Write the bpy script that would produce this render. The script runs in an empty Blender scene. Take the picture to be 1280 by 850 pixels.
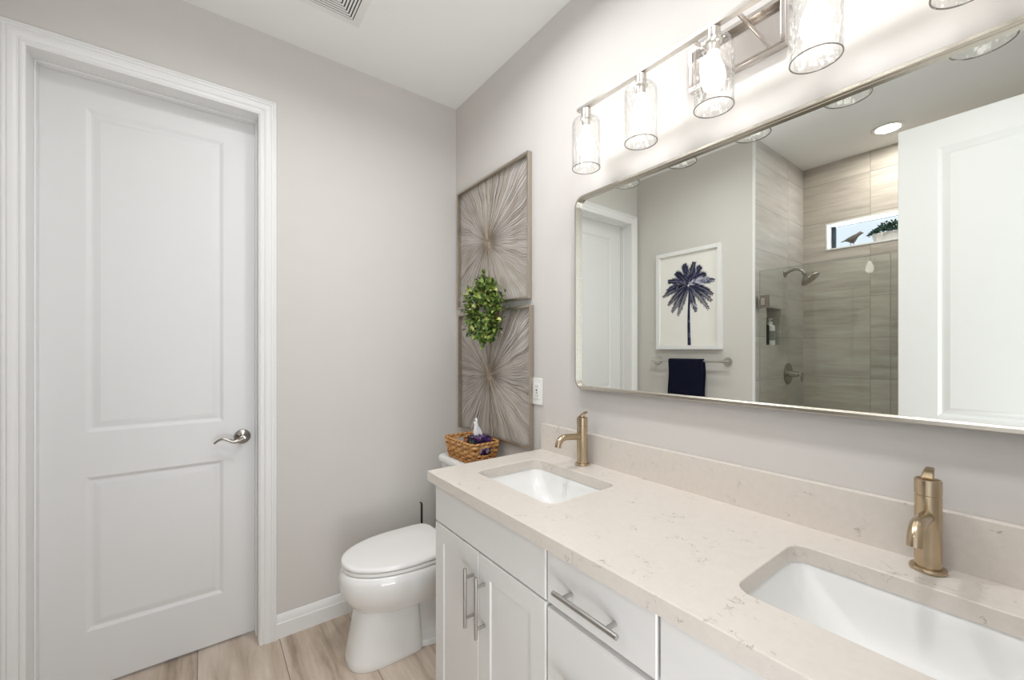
import bpy, bmesh, math, random
from mathutils import Vector, Matrix, noise as mnoise
random.seed(7)
PI = math.pi
sc = bpy.context.scene
COL = sc.collection

# ------------------------------------------------------------------ camera
cam_d = bpy.data.cameras.new('camera')
cam_d.sensor_width = 36.0
cam_d.lens = 511.5 / 1280 * 36.0
cam_d.shift_y = 12.3 / 1280
cam_d.clip_start = 0.02
cam = bpy.data.objects.new('camera', cam_d)
cam.location = (-1.225, -2.200, 1.353)
cam.rotation_euler = (PI / 2, 0, -math.radians(36.897))
COL.objects.link(cam)
sc.camera = cam

# ------------------------------------------------------------------ world, daylight, fill lights, exposure
world = bpy.data.worlds.new('sky')
sc.world = world
world.use_nodes = True
wb = world.node_tree.nodes['Background']
wb.inputs['Color'].default_value = (0.80, 0.89, 0.98, 1)
wb.inputs['Strength'].default_value = 1.15


def area(name, loc, rot, sx, sy, power, col, spread=PI):
    d = bpy.data.lights.new(name, 'AREA')
    d.shape = 'RECTANGLE'
    d.size, d.size_y = sx, sy
    d.energy = power
    d.color = col
    d.spread = spread
    o = bpy.data.objects.new(name, d)
    o.location = loc
    o.rotation_euler = rot
    COL.objects.link(o)
    return o


# unseen fill light added outside the open doorway, standing for bedroom daylight
area('doorway_fill', (-1.1, -3.7, 1.55), (PI / 2, 0, 0), 2.6, 2.3, 24, (0.96, 0.98, 1.0))
area('window_daylight', (-3.25, -1.56, 1.95), (0, -PI / 2 - .35, 0), 0.5, 1.2, 30, (0.86, 0.93, 1.0))
# low upward fill added beyond the doorway to brighten the ceiling
area('low_doorway_fill', (-1.15, -3.3, .06), (PI * .86, 0, 0), 2.2, 1.2, 66, (0.985, 0.99, 1.0))
# three unseen discs added at the ceiling as fill for even brightness
for lx, ly, lp in ((-.60, -1.95, 9.0), (-.60, -1.10, 9.0), (-1.15, -.80, 4.2)):
    area('ceiling_fill', (lx, ly, 2.812), (0, 0, 0), .16, .16, lp, (.985, .99, 1.0), 2.8).data.shape = 'DISK'
BULB = 8.5          # radiance of the vanity bulbs
DOWN = 190.0          # radiance of the recessed downlight lenses
sc.view_settings.view_transform = 'Standard'
sc.view_settings.look = 'None'
sc.view_settings.gamma = 1
sc.view_settings.use_curve_mapping = False
sc.view_settings.exposure = 0.04
sc.cycles.max_bounces = 14
sc.cycles.diffuse_bounces = 8
sc.cycles.glossy_bounces = 8
sc.cycles.transparent_max_bounces = 24
sc.cycles.caustics_reflective = False
sc.cycles.caustics_refractive = False
sc.cycles.sample_clamp_indirect = 6.0

# ------------------------------------------------------------------ materials


def s2l(r, g, b):
    def f(c):
        c /= 255.0
        return c / 12.92 if c <= .04045 else ((c + .055) / 1.055) ** 2.4
    return (f(r), f(g), f(b), 1)


class N:
    def __init__(s, name):
        s.m = bpy.data.materials.new(name)
        s.m.use_nodes = True
        s.t = s.m.node_tree
        s.p = s.t.nodes['Principled BSDF']
        s.out = s.t.nodes['Material Output']

    def new(s, typ, **kw):
        n = s.t.nodes.new(typ)
        for k, v in kw.items():
            setattr(n, k, v)
        return n

    def link(s, a, b):
        s.t.links.new(a, b)

    def math(s, op, a, b=None, clamp=False):
        n = s.new('ShaderNodeMath', operation=op, use_clamp=clamp)
        for i, v in enumerate((a, b)):
            if v is None:
                continue
            if isinstance(v, (int, float)):
                n.inputs[i].default_value = v
            else:
                s.link(v, n.inputs[i])
        return n.outputs[0]

    def noise(s, vec, scale, detail=2, rough=.5, dist=0, out='Fac'):
        n = s.new('ShaderNodeTexNoise')
        n.inputs['Scale'].default_value = scale
        n.inputs['Detail'].default_value = detail
        n.inputs['Roughness'].default_value = rough
        n.inputs['Distortion'].default_value = dist
        if vec is not None:
            s.link(vec, n.inputs['Vector'])
        return n.outputs[out]

    def ramp(s, fac, stops, interp='LINEAR'):
        n = s.new('ShaderNodeValToRGB')
        n.color_ramp.interpolation = interp
        e = n.color_ramp.elements
        while len(e) < len(stops):
            e.new(.5)
        for el, (p, c) in zip(e, stops):
            el.position = p
            el.color = c if len(c) == 4 else (*c, 1)
        s.link(fac, n.inputs[0])
        return n.outputs[0]

    def mix(s, fac, a, b):
        n = s.new('ShaderNodeMix', data_type='RGBA')
        for idx, v in ((0, fac), (6, a), (7, b)):
            if isinstance(v, (int, float)):
                n.inputs[idx].default_value = v
            elif isinstance(v, tuple):
                n.inputs[idx].default_value = v
            else:
                s.link(v, n.inputs[idx])
        return n.outputs[2]

    def pos(s):
        return s.new('ShaderNodeNewGeometry').outputs['Position']

    def bump(s, h, strength, dist=.002):
        b = s.new('ShaderNodeBump')
        b.inputs['Strength'].default_value = strength
        b.inputs['Distance'].default_value = dist
        s.link(h, b.inputs['Height'])
        s.link(b.outputs[0], s.p.inputs['Normal'])
        return b.outputs[0]

    def set(s, **kw):
        for k, v in kw.items():
            s.p.inputs[k.replace('_', ' ')].default_value = v
        return s


def plain(name, col, rough=.5, metal=0.0, coat=0.0, bumpscale=0, bumpstr=0.1, var=0.0, spec=.5):
    n = N(name)
    n.set(Base_Color=col, Roughness=rough, Metallic=metal, Coat_Weight=coat, Specular_IOR_Level=spec)
    p = n.pos()
    if var:
        f = n.noise(p, 9.0, 3)
        dark = tuple(c * (1 - var) for c in col[:3]) + (1,)
        n.link(n.mix(f, dark, col), n.p.inputs['Base Color'])
    if bumpscale:
        n.bump(n.noise(p, bumpscale, 3), bumpstr, .001)
    return n.m


M = {}
M['wall'] = plain('greige_wall_paint', (0.625, 0.60, 0.572, 1), .75, bumpscale=260, bumpstr=.06, var=.03, spec=.2)
M['ceiling'] = plain('ceiling_paint', (0.88, 0.88, 0.87, 1), .85, bumpscale=180, bumpstr=.08, var=.02, spec=.2)
M['trim'] = plain('white_trim_paint', (0.77, 0.77, 0.76, 1), .38, var=.02)
M['door'] = plain('white_door_paint', (0.71, 0.71, 0.705, 1), .42, bumpscale=400, bumpstr=.03, var=.02)
M['cabinet'] = plain('white_cabinet_lacquer', (0.74, 0.735, 0.72, 1), .40, var=.02)
M['carcass'] = plain('cabinet_box_lacquer', (0.62, 0.615, 0.60, 1), .5, var=.03)
M['porcelain'] = plain('white_porcelain', (0.79, 0.79, 0.775, 1), .08, coat=.3, var=.01)
M['seatplastic'] = plain('white_toilet_seat', (0.82, 0.815, 0.80, 1), .18, var=.01)
M['plastic'] = plain('white_plastic', (0.82, 0.82, 0.80, 1), .3, var=.01)
M['dark_slot'] = plain('dark_slot', (0.05, 0.05, 0.05, 1), .6, var=.1)
M['black'] = plain('black_plastic', (0.015, 0.015, 0.017, 1), .3, var=.1)
M['paper'] = plain('art_paper', (0.80, 0.785, 0.74, 1), .7, var=.02)
M['tissue'] = plain('white_tissue', (0.90, 0.90, 0.90, 1), .9, bumpscale=120, bumpstr=.3, var=.02)
M['sheet_white'] = plain('bottle_white', (0.85, 0.85, 0.84, 1), .3, var=.02)
M['stone_grey'] = plain('grey_bottle_label', (0.25, 0.25, 0.26, 1), .5, var=.05)
M['darkframe'] = plain('dark_window_frame', (0.03, 0.045, 0.055, 1), .4, var=.1)
M['twig'] = plain('brown_twig', (0.16, 0.09, 0.04, 1), .8, var=.3)
M['blacksteel'] = plain('dark_bronze_rod', (0.055, 0.048, 0.040, 1), .3, metal=.8, var=.1)


def metal(name, col, rough, aniso=0.0):
    n = N(name)
    n.set(Base_Color=col, Metallic=1.0, Roughness=rough, Anisotropic=aniso)
    f = n.noise(n.pos(), 35.0, 1)
    dark = tuple(c * .96 for c in col[:3]) + (1,)
    n.link(n.mix(f, dark, col), n.p.inputs['Base Color'])
    return n.m


M['nickel'] = metal('brushed_nickel', (0.62, 0.59, 0.55, 1), .30)
M['champagne'] = metal('champagne_brushed_nickel', (0.54, 0.435, 0.30, 1), .24)
M['pull'] = metal('brushed_steel_pull', (0.50, 0.49, 0.47, 1), .33)
M['mirror_frame'] = metal('brushed_nickel_mirror_frame', (0.62, 0.58, 0.51, 1), .27)
M['plate'] = metal('polished_nickel_plate', (0.66, 0.61, 0.57, 1), .16)
M['shower_metal'] = metal('satin_shower_nickel', (0.42, 0.39, 0.36, 1), .25)
M['artframe'] = metal('champagne_art_frame', (0.56, 0.50, 0.42, 1), .38)

n = N('mirror_silver')
n.set(Base_Color=(0.90, 0.92, 0.875, 1), Metallic=1.0, Roughness=0.0)
M['mirror'] = n.m


def thin_glass(name, tint, bumpscale=0, bumpstr=.5, refl=1.0, rough=.02, haze=0.0):
    n = N(name)
    n.t.nodes.remove(n.p)
    tr = n.new('ShaderNodeBsdfTransparent')
    tr.inputs[0].default_value = tint
    gl = n.new('ShaderNodeBsdfGlossy')
    gl.inputs['Roughness'].default_value = rough
    fr = n.new('ShaderNodeLayerWeight')
    fr.inputs['Blend'].default_value = .5
    if bumpscale:
        v = n.new('ShaderNodeTexVoronoi')
        v.feature = 'SMOOTH_F1'
        v.inputs['Scale'].default_value = bumpscale
        mp = n.new('ShaderNodeMapping')
        mp.inputs['Scale'].default_value = (1, 1, .55)
        n.link(n.pos(), mp.inputs['Vector'])
        n.link(mp.outputs[0], v.inputs['Vector'])
        b = n.new('ShaderNodeBump')
        b.inputs['Strength'].default_value = bumpstr
        b.inputs['Distance'].default_value = .006
        n.link(v.outputs['Distance'], b.inputs['Height'])
        n.link(b.outputs[0], gl.inputs['Normal'])
        n.link(b.outputs[0], fr.inputs['Normal'])
    mx = n.new('ShaderNodeMixShader')
    schlick = n.math('ADD', n.math('MULTIPLY', n.math('POWER', fr.outputs['Facing'], 5.0), .9), .04)
    n.link(n.math('MULTIPLY', schlick, refl, clamp=True), mx.inputs[0])
    n.link(tr.outputs[0], mx.inputs[1])
    n.link(gl.outputs[0], mx.inputs[2])
    last = mx
    if haze:
        tl = n.new('ShaderNodeBsdfTranslucent')
        tl.inputs[0].default_value = (.9, .9, .88, 1)
        m2 = n.new('ShaderNodeMixShader')
        m2.inputs[0].default_value = haze
        n.link(mx.outputs[0], m2.inputs[1])
        n.link(tl.outputs[0], m2.inputs[2])
        last = m2
    n.link(last.outputs[0], n.out.inputs['Surface'])
    return n.m


M['shade'] = thin_glass('hammered_clear_glass', (.975, .975, .97, 1), 95, 1.0, 1.0, .05, .02)
M['shade_rim'] = thin_glass('glass_rim', (.55, .53, .51, 1), 0, 0, 1.6, .03)
M['shower_glass'] = thin_glass('shower_glass', (.935, .953, .93, 1), 0, 0, 1.2, .0)
M['glass_edge'] = plain('green_glass_edge', (0.30, 0.36, 0.33, 1), .2, var=.05)
M['window_glass'] = thin_glass('window_glass', (.97, .98, 1.0, 1), 0, 0, .6, .0)


def emit(name, col, strength):
    n = N(name)
    n.t.nodes.remove(n.p)
    e = n.new('ShaderNodeEmission')
    e.inputs[0].default_value = col
    e.inputs[1].default_value = strength
    n.link(e.outputs[0], n.out.inputs['Surface'])
    return n.m


M['bulb'] = emit('lit_bulb', (1.0, .97, .93, 1), BULB)
M['downlens'] = emit('lit_downlight_lens', (1.0, .96, .91, 1), DOWN)


def quartz():
    n = N('white_quartz')
    p = n.pos()
    w = n.noise(p, 7.0, 3, .6, 0, 'Color')
    mp = n.new('ShaderNodeVectorMath', operation='MULTIPLY_ADD')
    n.link(w, mp.inputs[0])
    mp.inputs[1].default_value = (.12, .12, .12)
    n.link(p, mp.inputs[2])
    a = n.noise(mp.outputs[0], 11.0, 5, .62)
    d = n.math('ABSOLUTE', n.math('SUBTRACT', a, .5))
    line = n.math('SUBTRACT', 1.0, n.math('DIVIDE', d, .011), clamp=True)
    msk = n.math('MULTIPLY', n.math('SUBTRACT', n.noise(p, 17.0, 3, .6), .545), 9.0, clamp=True)
    vein = n.math('MULTIPLY', line, msk)
    fine = n.noise(p, 60, 4, .7)
    base = n.mix(fine, s2l(202, 194, 185), s2l(219, 212, 204))
    cloud = n.mix(n.math('MULTIPLY', n.noise(p, 3.2, 3), .5), base, s2l(217, 209, 200))
    n.link(n.mix(n.math('MULTIPLY', vein, .72), cloud, s2l(128, 114, 104)), n.p.inputs['Base Color'])
    n.set(Roughness=.22, Specular_IOR_Level=.45)
    return n.m


M['quartz'] = quartz()


def tiles(name, u, v, u0, v0, tu, tv, cols, grout, gw, rough, stretch, gscale=1.0, spec=.4):
    """rectangular stone-look tiles: grain runs along axis u; straight stacked joints"""
    n = N(name)
    sep = n.new('ShaderNodeSeparateXYZ')
    n.link(n.pos(), sep.inputs[0])
    U = n.math('DIVIDE', n.math('SUBTRACT', sep.outputs[u], u0), tu)
    V = n.math('DIVIDE', n.math('SUBTRACT', sep.outputs[v], v0), tv)
    cu, cv = n.math('FLOOR', U), n.math('FLOOR', V)
    fu, fv = n.math('FRACT', U), n.math('FRACT', V)

    def edge(f, size):
        m = n.math('MINIMUM', f, n.math('SUBTRACT', 1.0, f))
        return n.math('LESS_THAN', n.math('MULTIPLY', m, size), gw / 2)
    g = n.math('MAXIMUM', edge(fu, tu), edge(fv, tv))
    rnd = n.new('ShaderNodeTexWhiteNoise', noise_dimensions='2D')
    cc = n.new('ShaderNodeCombineXYZ')
    n.link(cu, cc.inputs[0])
    n.link(cv, cc.inputs[1])
    n.link(cc.outputs[0], rnd.inputs['Vector'])
    c2 = n.new('ShaderNodeCombineXYZ')
    n.link(n.math('ADD', n.math('MULTIPLY', U, tu / stretch), n.math('MULTIPLY', rnd.outputs['Value'], 37.0)), c2.inputs[0])
    n.link(n.math('MULTIPLY', V, tv), c2.inputs[1])
    n.link(n.math('MULTIPLY', rnd.outputs['Value'], 19.0), c2.inputs[2])
    gr = n.noise(c2.outputs[0], 17.0 * gscale, 5, .58, .35)
    gr2 = n.noise(c2.outputs[0], 60.0 * gscale, 3, .6, .2)
    f = n.math('ADD', n.math('MULTIPLY', gr, .8), n.math('MULTIPLY', gr2, .2))
    f = n.math('ADD', f, n.math('MULTIPLY', n.math('SUBTRACT', rnd.outputs['Value'], .5), .10))
    c = n.ramp(f, cols)
    n.link(n.mix(g, c, grout), n.p.inputs['Base Color'])
    n.set(Roughness=rough, Specular_IOR_Level=spec)
    n.bump(n.math('SUBTRACT', 1.0, g), .5, .0015)
    return n.m


TC = [(.28, s2l(165, 161, 156)), (.45, s2l(187, 183, 178)), (.56, s2l(195, 191, 186)), (.72, s2l(209, 206, 202))]
TB = [(.28, s2l(160, 152, 143)), (.45, s2l(183, 175, 166)), (.56, s2l(193, 186, 177)), (.72, s2l(208, 202, 194))]
M['tile_side'] = tiles('shower_tile_side', 0, 2, -2.407, 1.141 - .305 * 4, .61, .305, TC, s2l(138, 134, 129), .003, .35, 9.0)
M['tile_back'] = tiles('shower_tile_back', 1, 2, -1.375, 1.141 - .305 * 4, .61, .305, TB, s2l(140, 134, 127), .003, .35, 9.0)
FC = [(.28, s2l(140, 123, 107)), (.44, s2l(181, 164, 147)), (.56, s2l(196, 181, 166)), (.74, s2l(215, 203, 189))]
M['floor'] = tiles('wood_look_floor_tile', 1, 0, .30, -1.25 - .305 * 10, 1.22, .305, FC, s2l(120, 108, 96), .003, .42, 8.0)
M['shower_floor'] = tiles('shower_floor_tile', 0, 1, 0, 0, .05, .05, TC, s2l(150, 146, 140), .004, .5, 2.0)


def attr_mat(name, stops, rough, attr='tone', spec=.4, metal=0.0):
    n = N(name)
    a = n.new('ShaderNodeAttribute', attribute_name=attr)
    f = n.math('ADD', a.outputs['Fac'], n.math('MULTIPLY', n.math('SUBTRACT', n.noise(n.pos(), 90, 2), .5), .15))
    n.link(n.ramp(f, stops), n.p.inputs['Base Color'])
    n.set(Roughness=rough, Specular_IOR_Level=spec, Metallic=metal)
    return n.m


M['reed'] = attr_mat('champagne_wire', [(0, s2l(104, 88, 72)), (.4, s2l(150, 134, 117)), (.75, s2l(184, 170, 153)), (1, s2l(214, 203, 188))], .38, spec=.5, metal=.35)
M['leaf'] = attr_mat('green_leaf', [(0, (.012, .035, .010, 1)), (.35, (.06, .13, .022, 1)), (.62, (.19, .28, .05, 1)), (1, (.55, .60, .20, 1))], .45)
M['mossleaf'] = attr_mat('dark_green_leaf', [(0, (.006, .03, .018, 1)), (.6, (.02, .075, .045, 1)), (1, (.06, .16, .09, 1))], .6)
M['palm'] = attr_mat('navy_ink', [(0, s2l(20, 22, 48)), (.55, s2l(44, 46, 78)), (.8, s2l(92, 96, 126)), (1, s2l(196, 198, 212))], .7)
M['wicker'] = plain('woven_wicker', (0.40, 0.22, 0.085, 1), .55, bumpscale=300, bumpstr=.4)
n = N('woven_wicker_strand')
a_ = n.new('ShaderNodeAttribute', attribute_name='tone')
n.link(n.ramp(n.math('ADD', a_.outputs['Fac'], n.math('MULTIPLY', n.math('SUBTRACT', n.noise(n.pos(), 130, 3), .5), .7)),
              [(0, s2l(116, 70, 30)), (.4, s2l(176, 120, 62)), (.75, s2l(208, 158, 96)), (1, s2l(232, 196, 140))]), n.p.inputs['Base Color'])
n.set(Roughness=.5)
M['wicker'] = n.m
n = N('navy_terry_cloth')
n.set(Base_Color=(.0045, .006, .019, 1), Roughness=.95, Specular_IOR_Level=.15)
n.bump(n.noise(n.pos(), 420, 2), .6, .002)
M['towel'] = n.m
n = N('purple_floral_print')
v_ = n.new('ShaderNodeTexVoronoi')
v_.inputs['Scale'].default_value = 48
n.link(n.pos(), v_.inputs['Vector'])
sepc = n.new('ShaderNodeSeparateColor')
n.link(v_.outputs['Color'], sepc.inputs[0])
n.link(n.ramp(sepc.outputs[0], [(0, s2l(28, 18, 46)), (.3, s2l(60, 30, 84)), (.48, s2l(104, 52, 122)), (.62, s2l(34, 24, 60)), (.72, s2l(190, 168, 200)), (.82, s2l(70, 40, 104)), (.93, s2l(88, 124, 64))], 'CONSTANT'), n.p.inputs['Base Color'])
n.set(Roughness=.5)
M['floral'] = n.m
M['petal'] = attr_mat('printed_petal', [(0, s2l(26, 20, 48)), (.5, s2l(62, 44, 96)), (.75, s2l(128, 92, 150)), (1, s2l(206, 190, 206))], .5)
M['leafprint'] = plain('printed_leaf', s2l(104, 144, 74), .5, var=.3)
M['pot'] = plain('white_ribbed_pot', (0.74, 0.73, 0.72, 1), .6, bumpscale=90, bumpstr=.3, var=.06)
M['bird'] = plain('weathered_metal_bird', (0.16, 0.145, 0.135, 1), .5, metal=.3, var=.5)

# ------------------------------------------------------------------ mesh helpers


class B:
    def __init__(s):
        s.bm = bmesh.new()
        s.tone = s.bm.verts.layers.float.new('tone')

    def face(s, vs):
        try:
            return s.bm.faces.new(vs)
        except ValueError:
            return None

    def v(s, p, tone=.5):
        q = s.bm.verts.new(p)
        q[s.tone] = tone
        return q

    def box(s, x0, x1, y0, y1, z0, z1, bev=0, seg=2):
        if bev <= 0:
            vs = [s.v((x, y, z)) for x in (x0, x1) for y in (y0, y1) for z in (z0, z1)]
            for f in ((0, 1, 3, 2), (4, 6, 7, 5), (0, 4, 5, 1), (2, 3, 7, 6), (0, 2, 6, 4), (1, 5, 7, 3)):
                s.face([vs[i] for i in f])
        else:
            t = bmesh.new()
            bmesh.ops.create_cube(t, size=1)
            for q in t.verts:
                q.co = ((x0 + x1) / 2 + q.co.x * (x1 - x0), (y0 + y1) / 2 + q.co.y * (y1 - y0), (z0 + z1) / 2 + q.co.z * (z1 - z0))
            bmesh.ops.bevel(t, geom=list(t.edges), offset=bev, segments=seg, affect='EDGES', profile=.5)
            s.merge(t)
        return s

    def merge(s, t, mat=None, tone=.5):
        mp = {}
        for q in t.verts:
            mp[q] = s.v(mat @ q.co if mat else q.co, tone)
        for f in t.faces:
            s.face([mp[q] for q in f.verts])
        t.free()

    def loft(s, rings, closed=True, cap0=True, cap1=True, tone=None):
        R = []
        for k, r in enumerate(rings):
            R.append([s.v(p, tone if tone is not None else .5) for p in r])
        for a, b in zip(R, R[1:]):
            m = len(a)
            for i in range(m if closed else m - 1):
                j = (i + 1) % m
                s.face([a[i], a[j], b[j], b[i]])
        if cap0:
            s.face(R[0][::-1])
        if cap1:
            s.face(R[-1])
        return R

    def tube(s, pts, rad, n=10, cap=True, tone=.5, closed=False, flat=1.0):
        pts = [Vector(p) for p in pts]
        m = len(pts)
        rr = rad if isinstance(rad, (list, tuple)) else [rad] * m
        rings = []
        prev = None
        for i, p in enumerate(pts):
            if closed:
                t = pts[(i + 1) % m] - pts[i - 1]
            else:
                t = pts[min(i + 1, m - 1)] - pts[max(i - 1, 0)]
            t.normalize()
            if prev is None:
                ref = Vector((0, 0, 1)) if abs(t.z) < .9 else Vector((1, 0, 0))
                u = t.cross(ref).normalized()
            else:
                u = (prev - t * prev.dot(t)).normalized()
            prev = u
            w = t.cross(u)
            rings.append([p + (u * math.cos(2 * PI * k / n) + w * math.sin(2 * PI * k / n) * flat) * rr[i] for k in range(n)])
        if closed:
            rings.append(rings[0])
            s.loft(rings, True, False, False, tone)
            bmesh.ops.remove_doubles(s.bm, verts=list(s.bm.verts), dist=1e-6)
        else:
            s.loft(rings, True, cap, cap, tone)
        return s

    def cyl(s, p0, p1, r0, r1=None, n=24, bev=0):
        r1 = r0 if r1 is None else r1
        p0, p1 = Vector(p0), Vector(p1)
        d = (p1 - p0).normalized()
        if bev:
            pts = [p0, p0 + d * bev * .3, p0 + d * bev, p1 - d * bev, p1 - d * bev * .3, p1]
            rr = [r0 - bev, r0 - bev * .3, r0, r1, r1 - bev * .3, r1 - bev]
            s._str(pts, rr, d, n)
        else:
            s._str([p0, p1], [r0, r1], d, n)
        return s

    def _str(s, pts, rr, d, n):
        ref = Vector((0, 0, 1)) if abs(d.z) < .9 else Vector((1, 0, 0))
        u = d.cross(ref).normalized()
        w = d.cross(u)
        s.loft([[p + (u * math.cos(2 * PI * k / n) + w * math.sin(2 * PI * k / n)) * r for k in range(n)] for p, r in zip(pts, rr)])

    def lathe(s, prof, c=(0, 0, 0), n=32, caps=True, axis='z'):
        c = Vector(c)
        rings = []
        for r, h in prof:
            ring = []
            for k in range(n):
                a = 2 * PI * k / n
                x, y = r * math.cos(a), r * math.sin(a)
                if axis == 'z':
                    q = Vector((x, y, h))
                elif axis == 'y':
                    q = Vector((x, h, y))
                else:
                    q = Vector((h, x, y))
                ring.append(c + q)
            rings.append(ring)
        s.loft(rings, True, caps, caps)
        return s


WL = {}        # object name -> world location


def wl(o):
    v = Vector((0, 0, 0))
    while o:
        v = v + Vector(o.location)
        o = o.parent
    return v


def obj(name, b, mat, parent=None, origin=None, smooth=True, ang=38, mats=None):
    bm = b.bm if isinstance(b, B) else b
    bmesh.ops.recalc_face_normals(bm, faces=list(bm.faces))
    xs = [v.co for v in bm.verts]
    if origin is None:
        if parent is not None:
            origin = wl(parent)
        else:
            origin = Vector(((min(p.x for p in xs) + max(p.x for p in xs)) / 2, (min(p.y for p in xs) + max(p.y for p in xs)) / 2, min(p.z for p in xs)))
    origin = Vector(origin)
    for v in bm.verts:
        v.co -= origin
    me = bpy.data.meshes.new(name)
    bm.to_mesh(me)
    bm.free()
    me.materials.append(mat)
    if smooth:
        for p in me.polygons:
            p.use_smooth = True
        me.set_sharp_from_angle(angle=math.radians(ang))
    o = bpy.data.objects.new(name, me)
    COL.objects.link(o)
    if smooth and ang <= 38:
        wn = o.modifiers.new('weighted_normal', 'WEIGHTED_NORMAL')
        wn.keep_sharp = True
        wn.weight = 100
    if parent is not None:
        o.parent = parent
        o.location = origin - wl(parent)
    else:
        o.location = origin
    return o


def tag(o, label, cat, group=None, kind=None):
    o['label'] = label
    o['category'] = cat
    if group:
        o['group'] = group
    if kind:
        o['kind'] = kind
    return o


def thing(name, loc, label, cat, group=None, kind=None):
    o = bpy.data.objects.new(name, None)
    o.empty_display_size = .05
    o.location = loc
    COL.objects.link(o)
    return tag(o, label, cat, group, kind)


def struct(name, b, mat, label, cat, parent=None):
    o = obj(name, b, mat, parent, origin=(0, 0, 0) if parent is None else None, ang=30)
    if parent is None:
        tag(o, label, cat, kind='structure')
    return o


def rrect(cx, cy, hx, hy, r, n=6):
    """rounded rectangle loop (2D), counter-clockwise"""
    out = []
    for (sx, sy, a0) in ((1, 1, 0), (-1, 1, PI / 2), (-1, -1, PI), (1, -1, 3 * PI / 2)):
        for k in range(n + 1):
            a = a0 + PI / 2 * k / n
            out.append((cx + sx * (hx - r) + r * math.cos(a), cy + sy * (hy - r) + r * math.sin(a)))
    return out


def panel_slab(b, O, U, V, W, w, h, t, panels, nest, ch=.002):
    """slab whose front face (normal W, away from the slab) carries recessed panels.
    O = front lower corner; panels=[(u0,u1,v0,v1)]; nest=[(inset, depth)]"""
    O, U, V, W = Vector(O), Vector(U), Vector(V), Vector(W)

    def P(u, v, d=0):
        return O + U * u + V * v - W * d
    us = sorted({ch, w - ch} | {p[0] for p in panels} | {p[1] for p in panels})
    vs = sorted({ch, h - ch} | {p[2] for p in panels} | {p[3] for p in panels})
    g = {(u, v): b.v(P(u, v)) for u in us for v in vs}
    for i in range(len(us) - 1):
        for j in range(len(vs) - 1):
            mu, mv = (us[i] + us[i + 1]) / 2, (vs[j] + vs[j + 1]) / 2
            if any(p[0] < mu < p[1] and p[2] < mv < p[3] for p in panels):
                continue
            b.face([g[us[i], vs[j]], g[us[i + 1], vs[j]], g[us[i + 1], vs[j + 1]], g[us[i], vs[j + 1]]])
    for (u0, u1, v0, v1) in panels:
        ring = [[b.v(P(u, v, d)) for (u, v) in ((u0 + k, v0 + k), (u1 - k, v0 + k), (u1 - k, v1 - k), (u0 + k, v1 - k))] for k, d in [(0, 0)] + list(nest)]
        for a, c in zip(ring, ring[1:]):
            for i in range(4):
                b.face([a[i], a[(i + 1) % 4], c[(i + 1) % 4], c[i]])
        b.face(ring[-1])
    # chamfer, sides and back
    loops = []
    for k, d in ((ch, 0), (0, ch), (0, t)):
        loops.append([b.v(P(*q)) for q in ((k, k, d), (w - k, k, d), (w - k, h - k, d), (k, h - k, d))])
    for a, c in zip(loops, loops[1:]):
        for i in range(4):
            b.face([a[i], a[(i + 1) % 4], c[(i + 1) % 4], c[i]])
    b.face(loops[-1])
    bmesh.ops.remove_doubles(b.bm, verts=list(b.bm.verts), dist=1e-5)


# ------------------------------------------------------------------ the setting
H = 2.817            # ceiling
WX = -1.823          # left (towel bar) wall
YE = -.952           # where that wall ends and the shower begins
SX = -2.722          # shower back wall
YF = -2.52           # front (entry) wall
SE = -2.30           # far end wall of the shower

b = B()
b.box(SX - .3, .12, YF - .12, .3, -.06, 0)
struct('floor', b, M['floor'], 'wood-look greige plank tile floor', 'floor')
b = B()
b.box(SX - .3, .12, YF - .12, .3, H, H + .08)
struct('ceiling', b, M['ceiling'], 'flat white painted ceiling', 'ceiling')
b = B()
b.box(0, .12, YF - .12, .12, 0, H)
struct('wall_right', b, M['wall'], 'greige wall behind the mirror and vanity', 'wall')
DX0, DX1, DZ = -1.731, -1.028, 2.432       # closed door opening
b = B()
JT = .012            # jamb thickness
b.box(DX1 + JT, 0, 0, .12, 0, H)
b.box(WX - .1, DX0 - JT, 0, .12, 0, H)
b.box(DX0 - JT, DX1 + JT, 0, .12, DZ + JT, H)
struct('wall_back', b, M['wall'], 'greige wall around the closed white door', 'wall')
b = B()
b.box(WX - .1, WX, YE + .0125, 0, 0, H)
struct('wall_left', b, M['wall'], 'greige wall with towel bar, opposite the vanity', 'wall')
b = B()
b.box(WX - .1, WX, YF, SE, 0, H)
b.box(SX - .12, WX - .1, SE - .1, SE, 0, H)
struct('wall_shower_end', b, M['wall'], 'short greige wall at the far end of the shower', 'wall')
EX0, EX1, EZ = -1.595, -.80, 2.45
b = B()
b.box(WX, EX0, YF - .12, YF, 0, H)
b.box(EX1, 0, YF - .12, YF, 0, H)
b.box(EX0, EX1, YF - .12, YF, EZ, H)
struct('wall_front', b, M['wall'], 'greige wall with the entry doorway behind the camera', 'wall')

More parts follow.
